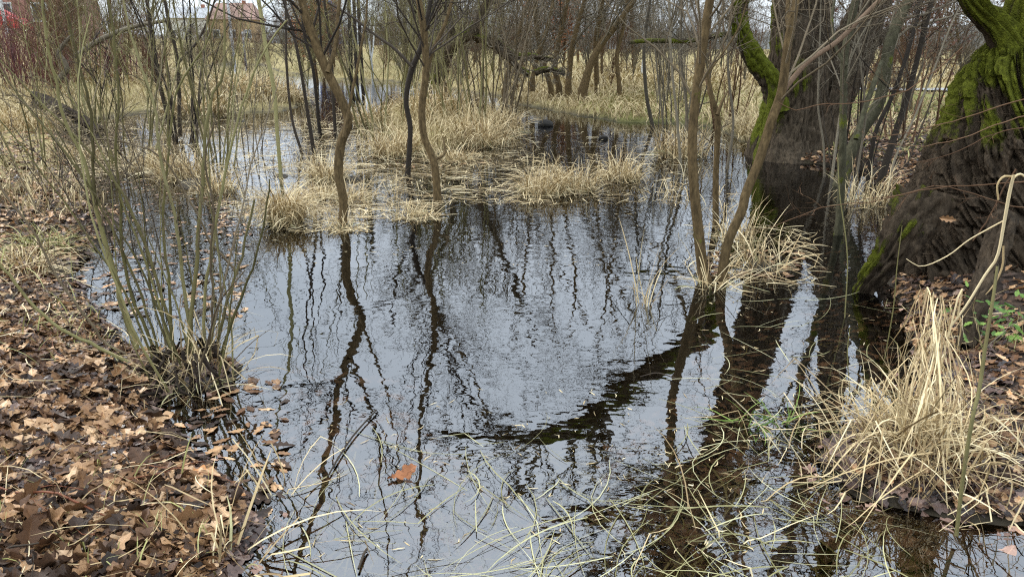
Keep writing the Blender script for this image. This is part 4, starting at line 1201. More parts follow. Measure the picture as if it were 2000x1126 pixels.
Ys = 3.62
bs = np.array([*G(370, 728, .05)[:2], .02])
st = [tr([(268, 680, 6.5), (240, 600, 7), (224, 535, 6.5), (205, 470, 6.5), (192, 425, 6), (184, 394, 5.5), (164, 315, 4.5), (140, 262, 4.2), (119, 206, 4), (94, 87, 3.6), (82, -4, 3.2)], Ys, -.1, 30, 3.0),
      tr([(188, 400, 4.5), (181, 330, 4), (180, 262, 4), (175, 210, 4), (154, 122, 3.4), (136, 52, 3), (128, -4, 2.8)], Ys - .05, -.05, 22, 2.8),
      tr([(300, 735, 4.5), (241, 702, 5), (200, 682, 5), (157, 660, 4.5), (115, 640, 4.5), (63, 594, 4), (28, 550, 4), (0, 515, 3.5), (-60, 430, 3)], Ys - .05, -.25, 24),
      tr([(300, 720, 3.5), (206, 671, 3.5), (189, 646, 3.5), (150, 594, 3.5), (105, 531, 3.2), (70, 461, 3), (35, 412, 3), (3, 370, 2.6), (-50, 280, 2)], Ys + .05, -.2, 24),
      tr([(366, 715, 6), (372, 620, 5.5), (381, 545, 5.5), (388, 440, 5), (395, 370, 5), (400, 262, 4.5), (411, 196, 4), (437, 147, 3.5), (438, 60, 3), (437, -4, 2.6)], Ys, .1, 26, 2.8),
      tr([(330, 720, 4.5), (305, 688, 4.5), (285, 640, 4.5), (262, 590, 4.2), (240, 500, 4), (236, 400, 3.8), (225, 300, 3.4), (232, 200, 3), (222, 60, 2.6)], Ys, .0, 24, 2.6),
      tr([(413, 723, 4.5), (428, 660, 4.2), (441, 597, 4), (462, 530, 3.8), (478, 480, 3.4), (488, 430, 3), (497, 390, 2.6)], Ys - .05, .05, 20),
      tr([(422, 730, 4), (448, 643, 4), (475, 570, 3.4), (490, 534, 3.2), (507, 470, 2.8), (521, 405, 2.4), (526, 350, 2)], Ys - .08, .0, 20),
      tr([(465, 536, 4), (440, 505, 3.5), (410, 471, 3), (392, 430, 2.8), (357, 370, 2.6), (332, 325, 2.6), (300, 296, 2.5), (280, 287, 2.4), (196, 271, 2.2), (160, 287, 1.8)], Ys + .25, -.1, 26),
      tr([(380, 715, 5), (360, 560, 4.6), (340, 420, 4.2), (312, 300, 4), (300, 200, 3.4), (262, 90, 3), (240, -4, 2.6)], Ys + .05, .2, 24, 2.7),
      tr([(395, 715, 4.6), (402, 560, 4.2), (425, 420, 4), (441, 330, 3.6), (470, 220, 3), (505, 120, 2.6), (560, 40, 2.2)], Ys, .15, 24),
      tr([(350, 720, 4.6), (322, 600, 4.2), (280, 470, 4), (240, 380, 3.6), (170, 290, 3), (100, 220, 2.6), (20, 140, 2.2), (-40, 70, 2)], Ys, -.1, 24),
      tr([(340, 720, 4), (330, 560, 4), (318, 430, 3.6), (330, 300, 3.2), (345, 180, 2.8), (400, 90, 2.4), (430, 0, 2)], Ys + .1, .2, 24),
      tr([(405, 725, 3.6), (415, 600, 3.4), (412, 500, 3), (418, 400, 2.8), (400, 320, 2.4), (418, 240, 2)], Ys - .05, .0, 20),
      tr([(320, 725, 3.6), (270, 560, 3.4), (205, 420, 3.2), (150, 330, 3), (80, 240, 2.6), (30, 180, 2.2), (-40, 60, 2)], Ys, .05, 24)]
for k, (P_, R_) in enumerate(free_stems(bs, 16, .22, (.7, 2.2), (.003, .008), (0.0, .45), wig=.07)):
    st.append((P_, R_))
shrub("willow_shrub", "many-stemmed olive-green shrub on a rooty stool at the near left water's edge", bs, st, [M_willow_green, M_olive, M_willow_green, M_brown, M_olive], M_brown, tw=11, levels=1, rmin=.0008, twr=.34, tlm=.75, t0=.25)
# rooty stool of that shrub
o = [x for x in COL.objects if x.name.startswith("willow_shrub")][0]
g = Geo()
for k in range(30):
    a = rng.uniform(0, 6.28)
    p0 = bs + np.array([.24 * math.cos(a) * rng.uniform(.2, 1), .18 * math.sin(a) * rng.uniform(.2, 1), rng.uniform(.05, .2)])
    P_, R_ = grow(p0[None], np.array([[math.cos(a), math.sin(a), -1.2]]), np.array([rng.uniform(.15, .35)]), np.array([rng.uniform(.006, .018)]), 9, .3, -.05, .4)
    g.add(*tubes(P_, R_, 6))
link("stool", g.mesh("stool", M_log, bs, True, "moss"), o)

# flooded shrubs behind it
def px_shrub(px, py, label, n, L, r, mat, tm, spread=.3, lean=(.02, .3), name="bare_shrub", group=None, tw=5, z=0.02, levels=1, extra=(), Y=None, wig=.05):
    c = G(px, py, z) if Y is None else np.array([*PY(px, py, Y)[:2], 0])
    c[2] = max(float(hz(c[0], c[1])[0]), -.05) - .02
    stems = free_stems(c, n, spread, L, r, lean, wig=wig)
    return shrub(name, label, c, list(extra) + stems, mat, tm, group=group, tw=tw, levels=levels, rmin=.003 + .0001 * c[1], sides=6, tlm=1.2)


Y2 = float(G(345, 275)[1])
px_shrub(345, 282, "dark brown multi-stemmed shrub rising from the flooded straw at left", 7, (2.5, 4), (.014, .03), M_dark, M_dark, .35, extra=[
    tr([(338, 284, 5.5), (325, 220, 5.2), (311, 157, 5), (297, 70, 5), (286, -4, 4.5)], Y2, .1, 20, 5),
    tr([(352, 268, 6), (350, 190, 5.5), (346, 115, 5.5), (332, 52, 5), (321, -4, 4.6)], Y2 + .3, .1, 20, 5.5),
    tr([(346, 125, 4), (362, 106, 3.6), (381, 87, 3.4), (404, 45, 3), (421, -4, 2.6)], Y2 + .3, .1, 14, 4)])
px_shrub(395, 330, "olive shrub standing in water right of the dark stems", 12, (1.8, 3.4), (.010, .02), M_olive, M_olive, .5)
px_shrub(285, 480, "thin dark wispy shrub in the flooded leaves behind the front shrub", 9, (1.1, 2.2), (.003, .007), M_dark, M_dark, .35, (.05, .5), wig=.09)
px_shrub(150, 430, "thin brown wispy shrub among the wet leaves on the left bank", 8, (.9, 2.0), (.003, .007), M_brown, M_brown, .3, (.05, .6), z=.05, wig=.09)
px_shrub(260, 320, "olive shrub with fanned stems left of the dark stems", 12, (1.8, 3.2), (.010, .02), M_olive, M_olive, .45, (.05, .45))
px_shrub(470, 300, "low thin shrub between the dark stems and green sapling", 9, (1.2, 2.4), (.006, .012), M_grey, M_grey, .4)
px_shrub(170, 245, "olive shrub behind the fallen dark log", 11, (2.2, 4), (.012, .025), M_olive, M_olive, .5, (.05, .4))
px_shrub(60, 330, "thin olive shrub leaning over the leafy left bank", 9, (1.2, 2.4), (.007, .013), M_olive, M_olive, .35, (.1, .5), z=.15)
for px_, py_, n_, m_, lab in ((735, 268, 7, M_olive, "olive-stemmed shrub at the left end of the grassy islet"), (780, 240, 12, M_olive, "dense upright shrub behind the slender dark tree"),
                              (900, 255, 16, M_olive, "tall many-stemmed shrub in the middle of the islet"), (950, 250, 13, M_brown, "brown-stemmed shrub at the right of the islet"),
                              (990, 235, 11, M_brown, "slim brown shrub at the islet's right tip"), (855, 225, 14, M_grey, "green-stemmed shrub at the back of the islet")):
    px_shrub(px_, py_, lab, n_, (2.2, 5.5), (.009, .024), m_, m_, .6, (.0, .36), wig=.08, group="shrubs on the grassy islet", tw=6)
for px_, py_, n_, m_, lab in ((1330, 265, 9, M_grey, "grey shrub on the far shore left of the twin stems"), (1300, 225, 10, M_grey, "grey shrub at the grass edge across the pond"),
                              (1420, 250, 11, M_russet, "brown shrub on the shore between twin stems and willow"), (1690, 330, 9, M_dark, "dark shrub at the shore right of the leaning willow"),
                              (1760, 300, 9, M_russet, "russet shrub behind the mossy trunk"), (1740, 250, 8, M_grey, "grey shrub on the leafy ground behind the grey-green stem")):
    px_shrub(px_, py_, lab, n_, (1.8, 3.8), (.010, .022), m_, m_, .5, (.0, .4), group="bare shrubs along the right shore", tw=6)

# arching bare twigs crossing the mossy trunk
cb = np.array([3.1, 4.2, 0.0]); cb[2] = float(hz(cb[0], cb[1])[0])
bst = [tr([(2060, 180, 3), (1960, 205, 2.6), (1850, 240, 2.2), (1760, 262, 1.8), (1690, 268, 1.4)], 3.9, .1, 16),
       tr([(2060, 215, 3), (1960, 238, 2.4), (1880, 270, 2), (1800, 285, 1.8), (1720, 280, 1.4)], 3.8, .1, 16),
       tr([(2060, 240, 2.6), (1940, 262, 2.2), (1860, 300, 1.8), (1780, 320, 1.4)], 3.7, .1, 16),
       tr([(2060, 350, 3), (1900, 362, 2.4), (1800, 372, 2), (1700, 392, 1.8), (1600, 408, 1.6), (1500, 445, 1.4), (1450, 448, 1)], 3.6, .1, 20),
       tr([(2060, 410, 3), (1980, 402, 2.4), (1900, 378, 2), (1830, 362, 1.8), (1760, 380, 1.5), (1660, 392, 1.2)], 3.6, .1, 16),
       tr([(1880, 92, 2.4), (1820, 144, 2.4), (1770, 176, 2.4), (1710, 194, 2.2), (1664, 202, 2), (1600, 204, 2), (1560, 215, 1.8), (1520, 200, 1.5)], 4.2, .2, 20),
       tr([(1985, 330, 4), (1960, 370, 3.4), (1935, 420, 3), (1900, 470, 2.6)], 3.5, .0, 12)]
bst = [(p, r * .62) for p, r in bst]
t = shrub("bare_shrub", "long thin arching reddish twigs reaching in across the mossy trunk", cb, bst, M_russet, M_russet, tw=5, levels=1, rmin=.0012, twr=.25, tlm=.4)
# green-grey young stem in front of the sedge tussock
P_, R_ = traced([(1868, 1045, 5), (1882, 924, 5), (1902, 802, 5), (1912, 764, 5), (1926, 667, 4.5), (1940, 580, 4), (1948, 520, 3.5)], Y0=None, z0=.03, lean=.25, n=20)
c = P_[0].copy()
shrub("sapling", "single green-grey shoot standing in front of the pale sedge tussock", c, [(P_, R_ * .75)], M_olive, M_grey, cat="sapling", tw=5, levels=0, rmin=.0012, twr=.25, tlm=.3)
for pts, lab in (([(1650, 620, 2.2), (1655, 500, 2.2), (1640, 380, 2), (1636, 300, 1.6)], "thin green stalk standing in dark water beside the big leaning root"),
                 ([(1728, 700, 2), (1745, 600, 2), (1752, 520, 1.8), (1762, 440, 1.2)], "thin pale stalk at the dark water's edge under the mossy trunk"),
                 ([(1660, 770, 2.2), (1655, 690, 2), (1660, 640, 1.6)], "short thin stalk in dark water left of the sedge tussock")):
    P_, R_ = traced(pts, n=14)
    shrub("plant_stalk", lab, P_[0].copy(), [(P_, R_ * .5)], M_willow_green, M_olive, cat="stalk", tw=0, group="thin stalks in the dark water")

# small green plant at the right edge
c = PY(1985, 530, 3.6); c[2] = float(hz(c[0], c[1])[0])
t = thing("green_plant", "small leafy green plant on the bank below the mossy trunk at right", "plant", c)
n = 60
LP = np.stack([c[0] + rng.normal(0, .12, n), c[1] + rng.normal(0, .10, n), c[2] + rng.uniform(.02, .28, n)], -1)
link("leaves", mk_mesh("leaves", leaves(LP, rng.uniform(.03, .07, n), rng.uniform(0, 6.28, n), np.tile([-.2, -.5, 1.], (n, 1)), 9, .4)[0] - c, leaves(LP, np.full(n, .05), np.zeros(n), np.tile([0, 0, 1.], (n, 1)), 9, .3)[1], M_leaf_green), t)
g = Geo()
for k in range(10):
    P_, R_ = grow((c + np.array([rng.normal(0, .05), rng.normal(0, .05), -.02]))[None], np.array([[rng.normal(0, .5), rng.normal(0, .5), 1.]]), np.array([.28]), np.array([.003]), 6, .1, 0)
    g.add(*tubes(P_, R_, 4))
link("stem", g.mesh("stem", M_willow_green, c), t)
# green water-grass at the right
for px_, py_, lab in ((1530, 830, "tuft of bright green water grass under the twin stems' reflection"), (1460, 830, "small bright green blade tuft in dark water")):
    tussock(px_, py_, lab, 12, .06, (.18, .34), (.005, .009), (.4, 1.2), (.3, .9), mat=M_green, z=0, dead=0, name="water_grass", group="green water grass", kink=.3)

# ------------------------------------------------------------------ small things near
def stone(px, py, r, label, mat, z=0.1, sq=(1, .8, .6), Y=None, name="stone"):
    c = G(px, py, z)
    a = np.linspace(0, PI, 14); bb = np.arange(20) / 20 * 2 * PI
    A, B = np.meshgrid(a, bb, indexing='ij')
    d = np.stack([np.sin(A) * np.cos(B), np.sin(A) * np.sin(B), np.cos(A)], -1)
    n = 0.75 + .6 * fbm(d[..., 0] * 1.6 + px, d[..., 1] * 1.6, d[..., 2] * 1.6, seed=int(px))
    V = d * n[..., None] * np.array(sq) * r
    idx = np.arange(14 * 20).reshape(14, 20); j = (np.arange(20) + 1) % 20
    Qd = np.stack([idx[:-1], idx[1:], idx[1:][:, j], idx[:-1][:, j]], -1).reshape(-1, 4)
    return tag(link(name, mk_mesh(name, V, Qd, mat, smooth_s=True), None, tuple(c + np.array([0, 0, r * .2]))), label, name.replace("_", " "))


M_stone = plain("dark_stone", (0.03, 0.032, 0.035), .6, .4, 9)
M_stone_w = plain("wet_stone", (0.014, 0.012, 0.010), .95, .4, 9)
stone(36, 356, .085, "dark angular stone among leaves on the left bank", M_stone, .12)
stone(1066, 246, .17, "dark rounded lump in the water by the far tussock", M_stone_w, 0)
stone(1178, 272, .09, "small dark lump standing out of the far open water", M_stone_w, 0)
M_white = plain("white_litter", (.62, .64, .66), .4, .15, 20)
# fallen red twig at the bottom left
P_, R_ = traced([(-60, 995, 5), (0, 1006, 4.5), (90, 1018, 4.5), (180, 1030, 4), (214, 1036, 2)], Ys=[2.32, 2.28, 2.22, 2.17, 2.15], n=14)
P_[:, 2] = height(P_[:, 0], P_[:, 1]) + .05
R_ = R_ * .55
o = skin_tube(P_, R_, 7, M_redtwig, "fallen_twig", None, np.zeros(3), lambda V: np.zeros(len(V)))
tag(o, "straight reddish-brown twig lying on the leaves at the lower left", "twig")
# lone floating leaf
v, q = leaves(np.zeros((1, 3)), np.array([.13]), np.array([.5]), np.array([[0, -.5, 1.0]]), 21, .9, tiltsd=.02)
o = link("oak_leaf", mk_mesh("floating_leaf", v, q, M_leaf_orange), None, tuple(G(785, 925, .015)))
tag(o, "single curled orange-brown oak leaf floating on open water", "leaf")
v, q = leaves(np.zeros((1, 3)), np.array([.10]), np.array([2.5]), np.array([[-.4, -1.0, .3]]), 21, .5, tiltsd=.02)
o = link("oak_leaf", mk_mesh("caught_leaf", v, q, M_leaf), None, tuple(PY(1855, 428, 4.22)))
tag(o, "pale brown leaf caught on the dark bark of the mossy trunk", "leaf")
for k_ in range(26):
    px_, py_ = rng.uniform(-20, 430), rng.uniform(620, 1120)
    c_ = G(px_, py_, .12)
    if float(shore(c_[:1], c_[1:2])[0]) > -.12: continue
    a_ = rng.uniform(0, 6.28)
    P_, R_ = grow(c_[None], np.array([[math.cos(a_), math.sin(a_), 0.]]), np.array([rng.uniform(.15, .5)]), np.array([rng.uniform(.0015, .0035)]), 10, .16, 0., .4)
    P_ = P_[0]; P_[:, 2] = height(P_[:, 0], P_[:, 1]) + rng.uniform(.03, .055)
    o = skin_tube(P_, R_[0], 5, M_dark if k_ % 2 else M_redtwig, "fallen_twig", None, np.zeros(3), lambda V: np.zeros(len(V)))
    tag(o, "thin crooked twig lying loose on the brown leaves of the near bank", "twig", "thin twigs on the leafy bank")
# dead twigs sticking out of the near water
for pts, lab in (([(640, 930, 2), (660, 895, 2.4), (690, 850, 2.2), (735, 800, 1.6)], "dark dead twig lying slantwise in the near water"),
                 ([(700, 1110, 3), (712, 1078, 3.5), (718, 1070, 3)], "short dark broken stub in the near water"),
                 ([(1330, 742, 1.4), (1285, 728, 1.2), (1250, 735, 1.0)], "thin twig floating in the middle of the pond")):
    P_ = G(np.array([p[0] for p in pts]), np.array([p[1] for p in pts]), .012); R_ = np.array([p[2] for p in pts]) * P_[:, 1] / F
    C = spline(np.column_stack([P_, R_]), 10)
    o = skin_tube(C[:, :3], C[:, 3], 6, M_dark, "dead_twig", None, np.zeros(3), lambda V: np.zeros(len(V)))
    tag(o, lab, "twig", "dead twigs in the water")

# fallen dark log with a stump on the left bank
Yl = float(G(190, 252, .05)[1])
P_, R_ = traced([(200, 256, 9), (170, 240, 10), (140, 222, 9), (105, 203, 9), (66, 184, 8)], Ys=[Yl, Yl + .3, Yl + .6, Yl + .9, Yl + 1.3], n=20)
base = P_[0] - np.array([0, 0, .05])
t = thing("fallen_log", "dark rotten forked log lying on the left bank above the flooded grass", "log", base)
V, Qd, mo, _, _ = furrowed(P_, R_, 36, 60, 5, .2, nang=12, flare=0, lobes=.25)
link("trunk", mk_mesh("trunk", V - base, Qd, M_log, None, {"moss": mo}, True), t)
P_, R_ = traced([(106, 252, 12), (117, 238, 12), (114, 222, 11), (95, 208, 9), (66, 203, 7)], Ys=[Yl + .1, Yl + .1, Yl + .2, Yl + .4, Yl + .6], n=18)
V, Qd, mo, _, _ = furrowed(P_, R_, 36, 60, 6, .2, nang=12, flare=.2, lobes=.25)
link("stump", mk_mesh("stump", V - base, Qd, M_log, None, {"moss": mo}, True), t)
# grey dead branches leaning there
P_, R_ = traced([(113, 158, 6), (130, 136, 5.5), (124, 118, 5), (115, 103, 4.5), (126, 85, 4), (142, 68, 3.5)], Y0=17, n=18)
o = skin_tube(P_, R_, 8, M_grey, "dead_branch", None, np.zeros(3), lambda V: np.zeros(len(V))); tag(o, "crooked grey dead branch sticking up out of the left straw", "branch")
P_, R_ = traced([(150, 108, 5), (196, 78, 5), (262, 52, 4), (330, 40, 3)], Y0=18, n=18)
o = skin_tube(P_, R_, 8, M_grey, "dead_branch", None, np.zeros(3), lambda V: np.zeros(len(V))); tag(o, "long straight grey branch hanging aslant among the left shrubs", "branch")

# ------------------------------------------------------------------ trees on the far side
MOSSN = lambda V: np.zeros(len(V))
# toppled mossy willow behind the islet
Yf = 19.0
P_, R_ = traced([(850, 165, 16), (858, 130, 16), (872, 100, 15), (895, 78, 13), (925, 60, 11), (945, 20, 9), (960, -20, 8)], Y0=Yf, n=18)
base = P_[0].copy(); base[2] = 0
t = thing("willow_tree", "half-fallen willow behind the islet with mossy limbs bent to the ground", "tree", base)
mm = willow_moss((0, -.3, 1), .95, 41, 2.)
willow_limb(t, base, P_, R_, 141, M_bark, "trunk", mm, 28, 50, H=7, nb=16, levels=3, tw=(6, 4, 3), twm=M_grey, t0=.2, rmin=.006)
for k, (pts, Ya) in enumerate((([(900, 76, 8), (932, 73, 7), (964, 91, 7), (985, 108, 6.5), (1010, 128, 6), (1034, 147, 5)], Yf), ([(930, 75, 8), (965, 78, 6), (1003, 108, 6), (1040, 111, 6), (1080, 117, 4)], Yf + .8),
                               ([(1045, 143, 6), (1067, 136, 5), (1090, 140, 4), (1103, 146, 3)], Yf - .3), ([(860, 120, 9), (830, 90, 8), (815, 40, 7), (800, -5, 6)], Yf + .3), ([(880, 95, 9), (880, 50, 8), (868, -5, 7)], Yf + .2))):
    P_, R_ = traced(pts, Y0=Ya, n=16)
    willow_limb(t, base, P_, R_, 150 + k, M_bark, "limb", mm if k < 3 else None, 20, 40, H=6 if k > 2 else None, nb=11, levels=3, tw=(5, 4, 3), twm=M_grey, t0=.15, rmin=.006, ratio=.6)
# brown trunks right of it
Yc = 23.0
CL = [([(1076, 172, 5), (1063, 127, 4.5), (1055, 93, 4.5), (1050, 67, 4.5), (1046, 30, 4.5), (1045, -4, 4)], "slim pale trunk at the left of the brown cluster across the pond"),
      ([(1092, 170, 6), (1084, 135, 5.5), (1088, 97, 5), (1096, 60, 5), (1103, 22, 5), (1110, -4, 4.5)], "sinuous trunk in the brown cluster across the pond"),
      ([(1110, 165, 6), (1112, 142, 5.5), (1118, 90, 5), (1129, 45, 4.5), (1144, -4, 4)], "straight right-leaning trunk in the brown cluster"),
      ([(1138, 178, 9), (1153, 127, 7), (1172, 90, 6.5), (1202, 52, 6), (1232, 10, 5)], "stout far-leaning trunk at the right of the brown cluster"),
      ([(1166, 175, 5), (1164, 82, 5), (1172, 30, 4.5), (1178, -4, 4)], "upright dark trunk behind the brown cluster"),
      ([(1040, 155, 4.5), (1050, 110, 4), (1070, 50, 3.5), (1082, -4, 3)], "thin leaning trunk left of the brown cluster"),
      ([(985, 175, 4.5), (1000, 110, 4), (1020, 40, 3.5), (1034, -4, 3)], "thin trunk rising behind the islet's right tip"),
      ([(1210, 170, 4.5), (1205, 110, 4), (1218, 50, 4), (1226, -4, 3.5)], "grey trunk right of the brown cluster")]
for pts, lab in CL:
    stem_thing("alder_tree", lab, "tree", [pts], rng.uniform(8, 11), M_barkbrown, M_grey, nb=15, levels=2, Y0=Yc + rng.uniform(-1, 1.5), lean=.3, t0=.2, group="brown trunks across the pond", rmin=.007, tw=(6, 4), lmax=3.2, sides=8)

# generic bare trees: a few variants, copied
def bare_variant(H, r, seed, nb, trunk_wig=.05, fork=2, tm=M_grey, bm=M_barkbrown, rmin=.006, leaf=None, spread=.6, t0=.22, ratio=.42):
    rg = np.random.default_rng(seed)
    g = Geo(); gc = Geo(); gl_ = Geo()
    A, B = grow(np.array([[0, 0, -.2]]), np.array([[rg.normal(0, .08), rg.normal(0, .08), 1.]]), np.array([H]), np.array([r]), 14, trunk_wig, .03, .15, rg)
    g.add(*tubes(A, B, 9))
    A2, B2 = spawn(A, B, fork, .12, .4, .35, .85, 12, .06, .03, .75, .2, gamma=.4, rg=rg)
    g.add(*tubes(A2, B2, 7))
    allp = np.concatenate([np.concatenate([A[:, :12], A2])]); allr = np.concatenate([B[:, :12], B2])
    P1, R1 = spawn(allp, allr, nb, t0, 1., spread, ratio, 8, .10, .04, .45, .25, rmin, rg=rg, gamma=.6)
    gc.add(*tubes(P1, R1, 4))
    P2, R2 = spawn(P1, R1, 6, .15, 1., .6, .55, 6, .16, .02, .6, .4, rmin * .8, rg=rg)
    gc.add(*tubes(P2, R2, 3))
    P3, R3 = spawn(P2, R2, 4, .15, 1., .6, .6, 5, .2, .0, .7, .5, rmin * .65, rg=rg)
    gc.add(*tubes(P3, R3, 3))
    if leaf:
        e = P3[rg.uniform(0, 1, len(P3)) < leaf[1]]
        pts = e[:, rg.integers(1, 5)].reshape(-1, 3)
        pts = np.repeat(pts, leaf[2], axis=0) + rg.normal(0, .10, (len(pts) * leaf[2], 3))
        gl_.add(*leaves(pts, rg.uniform(*leaf[3], len(pts)), rg.uniform(0, 6.28, len(pts)), rg.normal(0, 1, (len(pts), 3)), 6, .5, rg=rg))
    return (g.mesh("trunk", bm, smooth_s=True, attr="moss"), gc.mesh("crown", tm, smooth_s=True), gl_.mesh("leaves", leaf[0]) if leaf else None)


def put(var, name, label, cat, x, y, s=1.0, rz=None, group=None):
    z = float(hz(x, y)[0])
    t = thing(name, label, cat, (x, y, z), group)
    t.scale = (s, s, s); t.rotation_euler = (0, 0, rng.uniform(0, 6.28) if rz is None else rz)
    for nm, me in zip(("trunk", "crown", "leaves"), var):
        if me: link(nm, me, t)
    return t


VT = [bare_variant(11, .10, 201, 12, tm=M_grey), bare_variant(10, .075, 202, 13, .07, 3, tm=M_brown), bare_variant(12, .12, 203, 12, .06, 3, tm=M_grey),
      bare_variant(9, .08, 204, 14, .06, 4, tm=M_olive, bm=M_barkgrey)]
VO = bare_variant(4.6, .07, 210, 16, .06, 3, tm=M_russet, leaf=(M_leaf_orange, .6, 2, (.13, .21)), ratio=.5, t0=.04)
VR = bare_variant(7.0, .08, 211, 20, .06, 2, tm=M_russet, leaf=(M_leaf_redbrown, .6, 2, (.13, .22)), ratio=.55, t0=.10, spread=1.1)
VB = bare_variant(8, .07, 212, 11, .03, 1, tm=M_brown, bm=M_birch)
VH = bare_variant(4.2, .05, 213, 16, .10, 6, tm=M_russet, spread=.7, t0=.05, ratio=.5)     # thicket bush
VH2 = bare_variant(4.0, .05, 214, 16, .10, 6, tm=M_grey, spread=.7, t0=.05, ratio=.5)


def at(px, Y):
    return (px - 1000) / F * Y * cp, Y


for px_, Y_, v, s in ((130, 32, 1, .7), (230, 38, 0, .8), (290, 30, 3, .7), (560, 34, 0, .75), (590, 48, 2, .9), (775, 34, 3, .8),
                      (790, 42, 2, .9), (835, 30, 0, .8), (915, 36, 1, .9), (975, 44, 2, .9), (1180, 33, 1, .85), (1240, 44, 0, .9),
                      (1300, 40, 3, .8), (1020, 56, 2, 1.0), (870, 60, 0, 1.0), (1130, 62, 2, 1.0), (1410, 44, 3, .7)):
    x, y = at(px_, Y_)
    if float(shore(np.array([x]), np.array([y]))[0]) > 0: y += 5
    put(VT[v], "bare_tree", "bare leafless tree with fine branching standing on the far side of the pond", "tree", x, y, s, group="bare trees beyond the pond")
for px_, Y_, s, lab in ((610, 48, 1.0, "bush keeping orange leaves, left of the three dark poles"), (650, 52, 1.0, "bush keeping orange leaves, just beside the three dark poles"), (1100, 40, 1.0, "young oak keeping rust-orange leaves behind the brown trunk cluster")):
    x, y = at(px_, Y_); put(VO, "oak_tree", lab, "tree", x, y, s)
for px_, Y_, s, lab in ((1800, 17, .55, "oak with red-brown leaves against the sky between the two willows"), (1705, 24, .62, "oak with red-brown leaves farther back, seen behind the leaning willow"), (1900, 21, .62, "oak with red-brown leaves half hidden behind the mossy trunk")):
    x, y = at(px_, Y_); put(VR, "oak_tree", lab, "tree", x, y, s)
for px_, Y_, s, lab in ((725, 36, .9, "thin white-barked birch right of the three dark poles"), (1255, 40, .9, "thin white-barked birch beyond the brown cluster")):
    x, y = at(px_, Y_); put(VB, "birch_tree", lab, "tree", x, y, s)
k = 0
for px_, Y_, s in ((570, 64, 1.0), (760, 52, .9), (840, 62, 1.0), (1000, 64, 1.0), (1180, 64, .9), (1290, 66, .8), (1840, 34, .5), (1900, 36, .5), (1960, 33, .55), (230, 48, .9), (150, 42, .9), (925, 48, .8), (1240, 54, .8)):
    x, y = at(px_, Y_); k += 1
    put((VH, VH2)[k % 2], "bare_bush", "twiggy bare bush in the brown thicket beyond the pond", "bush", x, y, s, group="bare bushes beyond the pond")

VS = [bare_variant(5.0, .028, 220, 7, .05, 16, tm=M_olive, bm=M_olive, rmin=.006, spread=.45, t0=.1, ratio=.4), bare_variant(4.4, .025, 221, 7, .06, 14, tm=M_grey, bm=M_grey, rmin=.006, spread=.5, t0=.1, ratio=.4),
      bare_variant(3.6, .02, 222, 8, .06, 14, tm=M_russet, bm=M_russet, rmin=.006, spread=.5, t0=.05, ratio=.45)]
SX = [(95, 19, 2, .8), (140, 23, 0, .8), (240, 24, 0, .8), (300, 22, 2, .7), (560, 29, 0, .7),
      (600, 36, 2, .8), (765, 26, 0, .8), (800, 22, 1, .8), (850, 26, 2, .8), (900, 23, 1, .8), (960, 27, 0, .8), (1010, 26, 2, .7), (1060, 29, 1, .8), (1150, 28, 1, .8),
      (1195, 26, 2, .7), (1240, 29, 1, .8), (1310, 22, 1, .6), (1385, 24, 1, .6), (1460, 25, 1, .6), (1660, 19, 2, .6), (1765, 16, 2, .5), (1890, 17, 1, .5)]
for px_, Y_, v, s in SX:
    x, y = at(px_, Y_)
    if float(shore(np.array([x]), np.array([y]))[0]) > -.1: y += 2.5
    put(VS[v], "bare_bush", "slender many-stemmed bare bush on the land around the pond's far end", "bush", x, y, s, group="slender bare bushes round the pond")

for px_, Y_, v, s in ((520, 52, 2, .9), (555, 60, 1, 1.0), (590, 56, 2, .9), (640, 62, 1, 1.0), (665, 48, 2, .8), (725, 55, 1, 1.0), (775, 60, 2, 1.0), (820, 52, 1, .9), (870, 58, 2, 1.0), (930, 60, 1, 1.0), (990, 55, 2, .9),
                      (1040, 50, 1, .9), (1085, 58, 2, 1.0), (1140, 52, 1, .8), (1215, 60, 2, .9), (1270, 56, 1, .9), (1340, 62, 2, .8), (360, 62, 1, .7), (420, 66, 2, .7), (500, 64, 1, .7), (445, 50, 0, .75), (480, 45, 2, .8), (380, 52, 1, .7), (410, 40, 2, .7), (680, 40, 1, .8), (750, 44, 2, .8), (830, 42, 0, .9), (880, 45, 1, 1.), (940, 40, 2, .9), (1000, 42, 1, .9), (1065, 40, 2, .9), (1110, 44, 1, .9), (1165, 40, 2, .9), (1225, 42, 1, .9), (1285, 45, 2, .8), (1330, 38, 1, .7), (1380, 46, 2, .8), (1430, 42, 1, .8), (1480, 50, 2, .9), (1680, 40, 1, .8), (1750, 44, 2, .8), (1860, 46, 1, .7)):
    x, y = at(px_, Y_)
    put(VS[v], "bare_bush", "slender many-stemmed bare bush in the scrub at the meadow's far side", "bush", x, y, s, group="bare scrub beyond the meadow")

# red-twig dogwood bushes at left
def dogwood(px, Y, n, L, label):
    x, y = at(px, Y); c = np.array([x, y, float(hz(x, y)[0]) - .05])
    st_ = free_stems(c, n, .9, L, (.010, .02), (.0, .6), wig=.07, K=9)
    g = Geo(); gt = Geo()
    A = np.stack([p for p, r in st_]); B = np.stack([r for p, r in st_])
    t = thing("dogwood_bush", label, "bush", c, "red dogwood bushes at the left")
    g.add(*tubes(A, B, 4)); link("stems", g.mesh("stems", M_red, c, True), t)
    A2, B2 = spawn(A, B, 7, .2, 1, .5, .4, 6, .1, .05, .6, .4, .006)
    gt.add(*tubes(A2, B2, 3)); link("crown", gt.mesh("crown", M_red, c, True), t)
dogwood(30, 24, 60, (1.6, 2.8), "red-twigged dogwood bush at the far left below the parked car")
dogwood(90, 27, 60, (1.8, 3.0), "red-twigged dogwood bush right of the leftmost one")
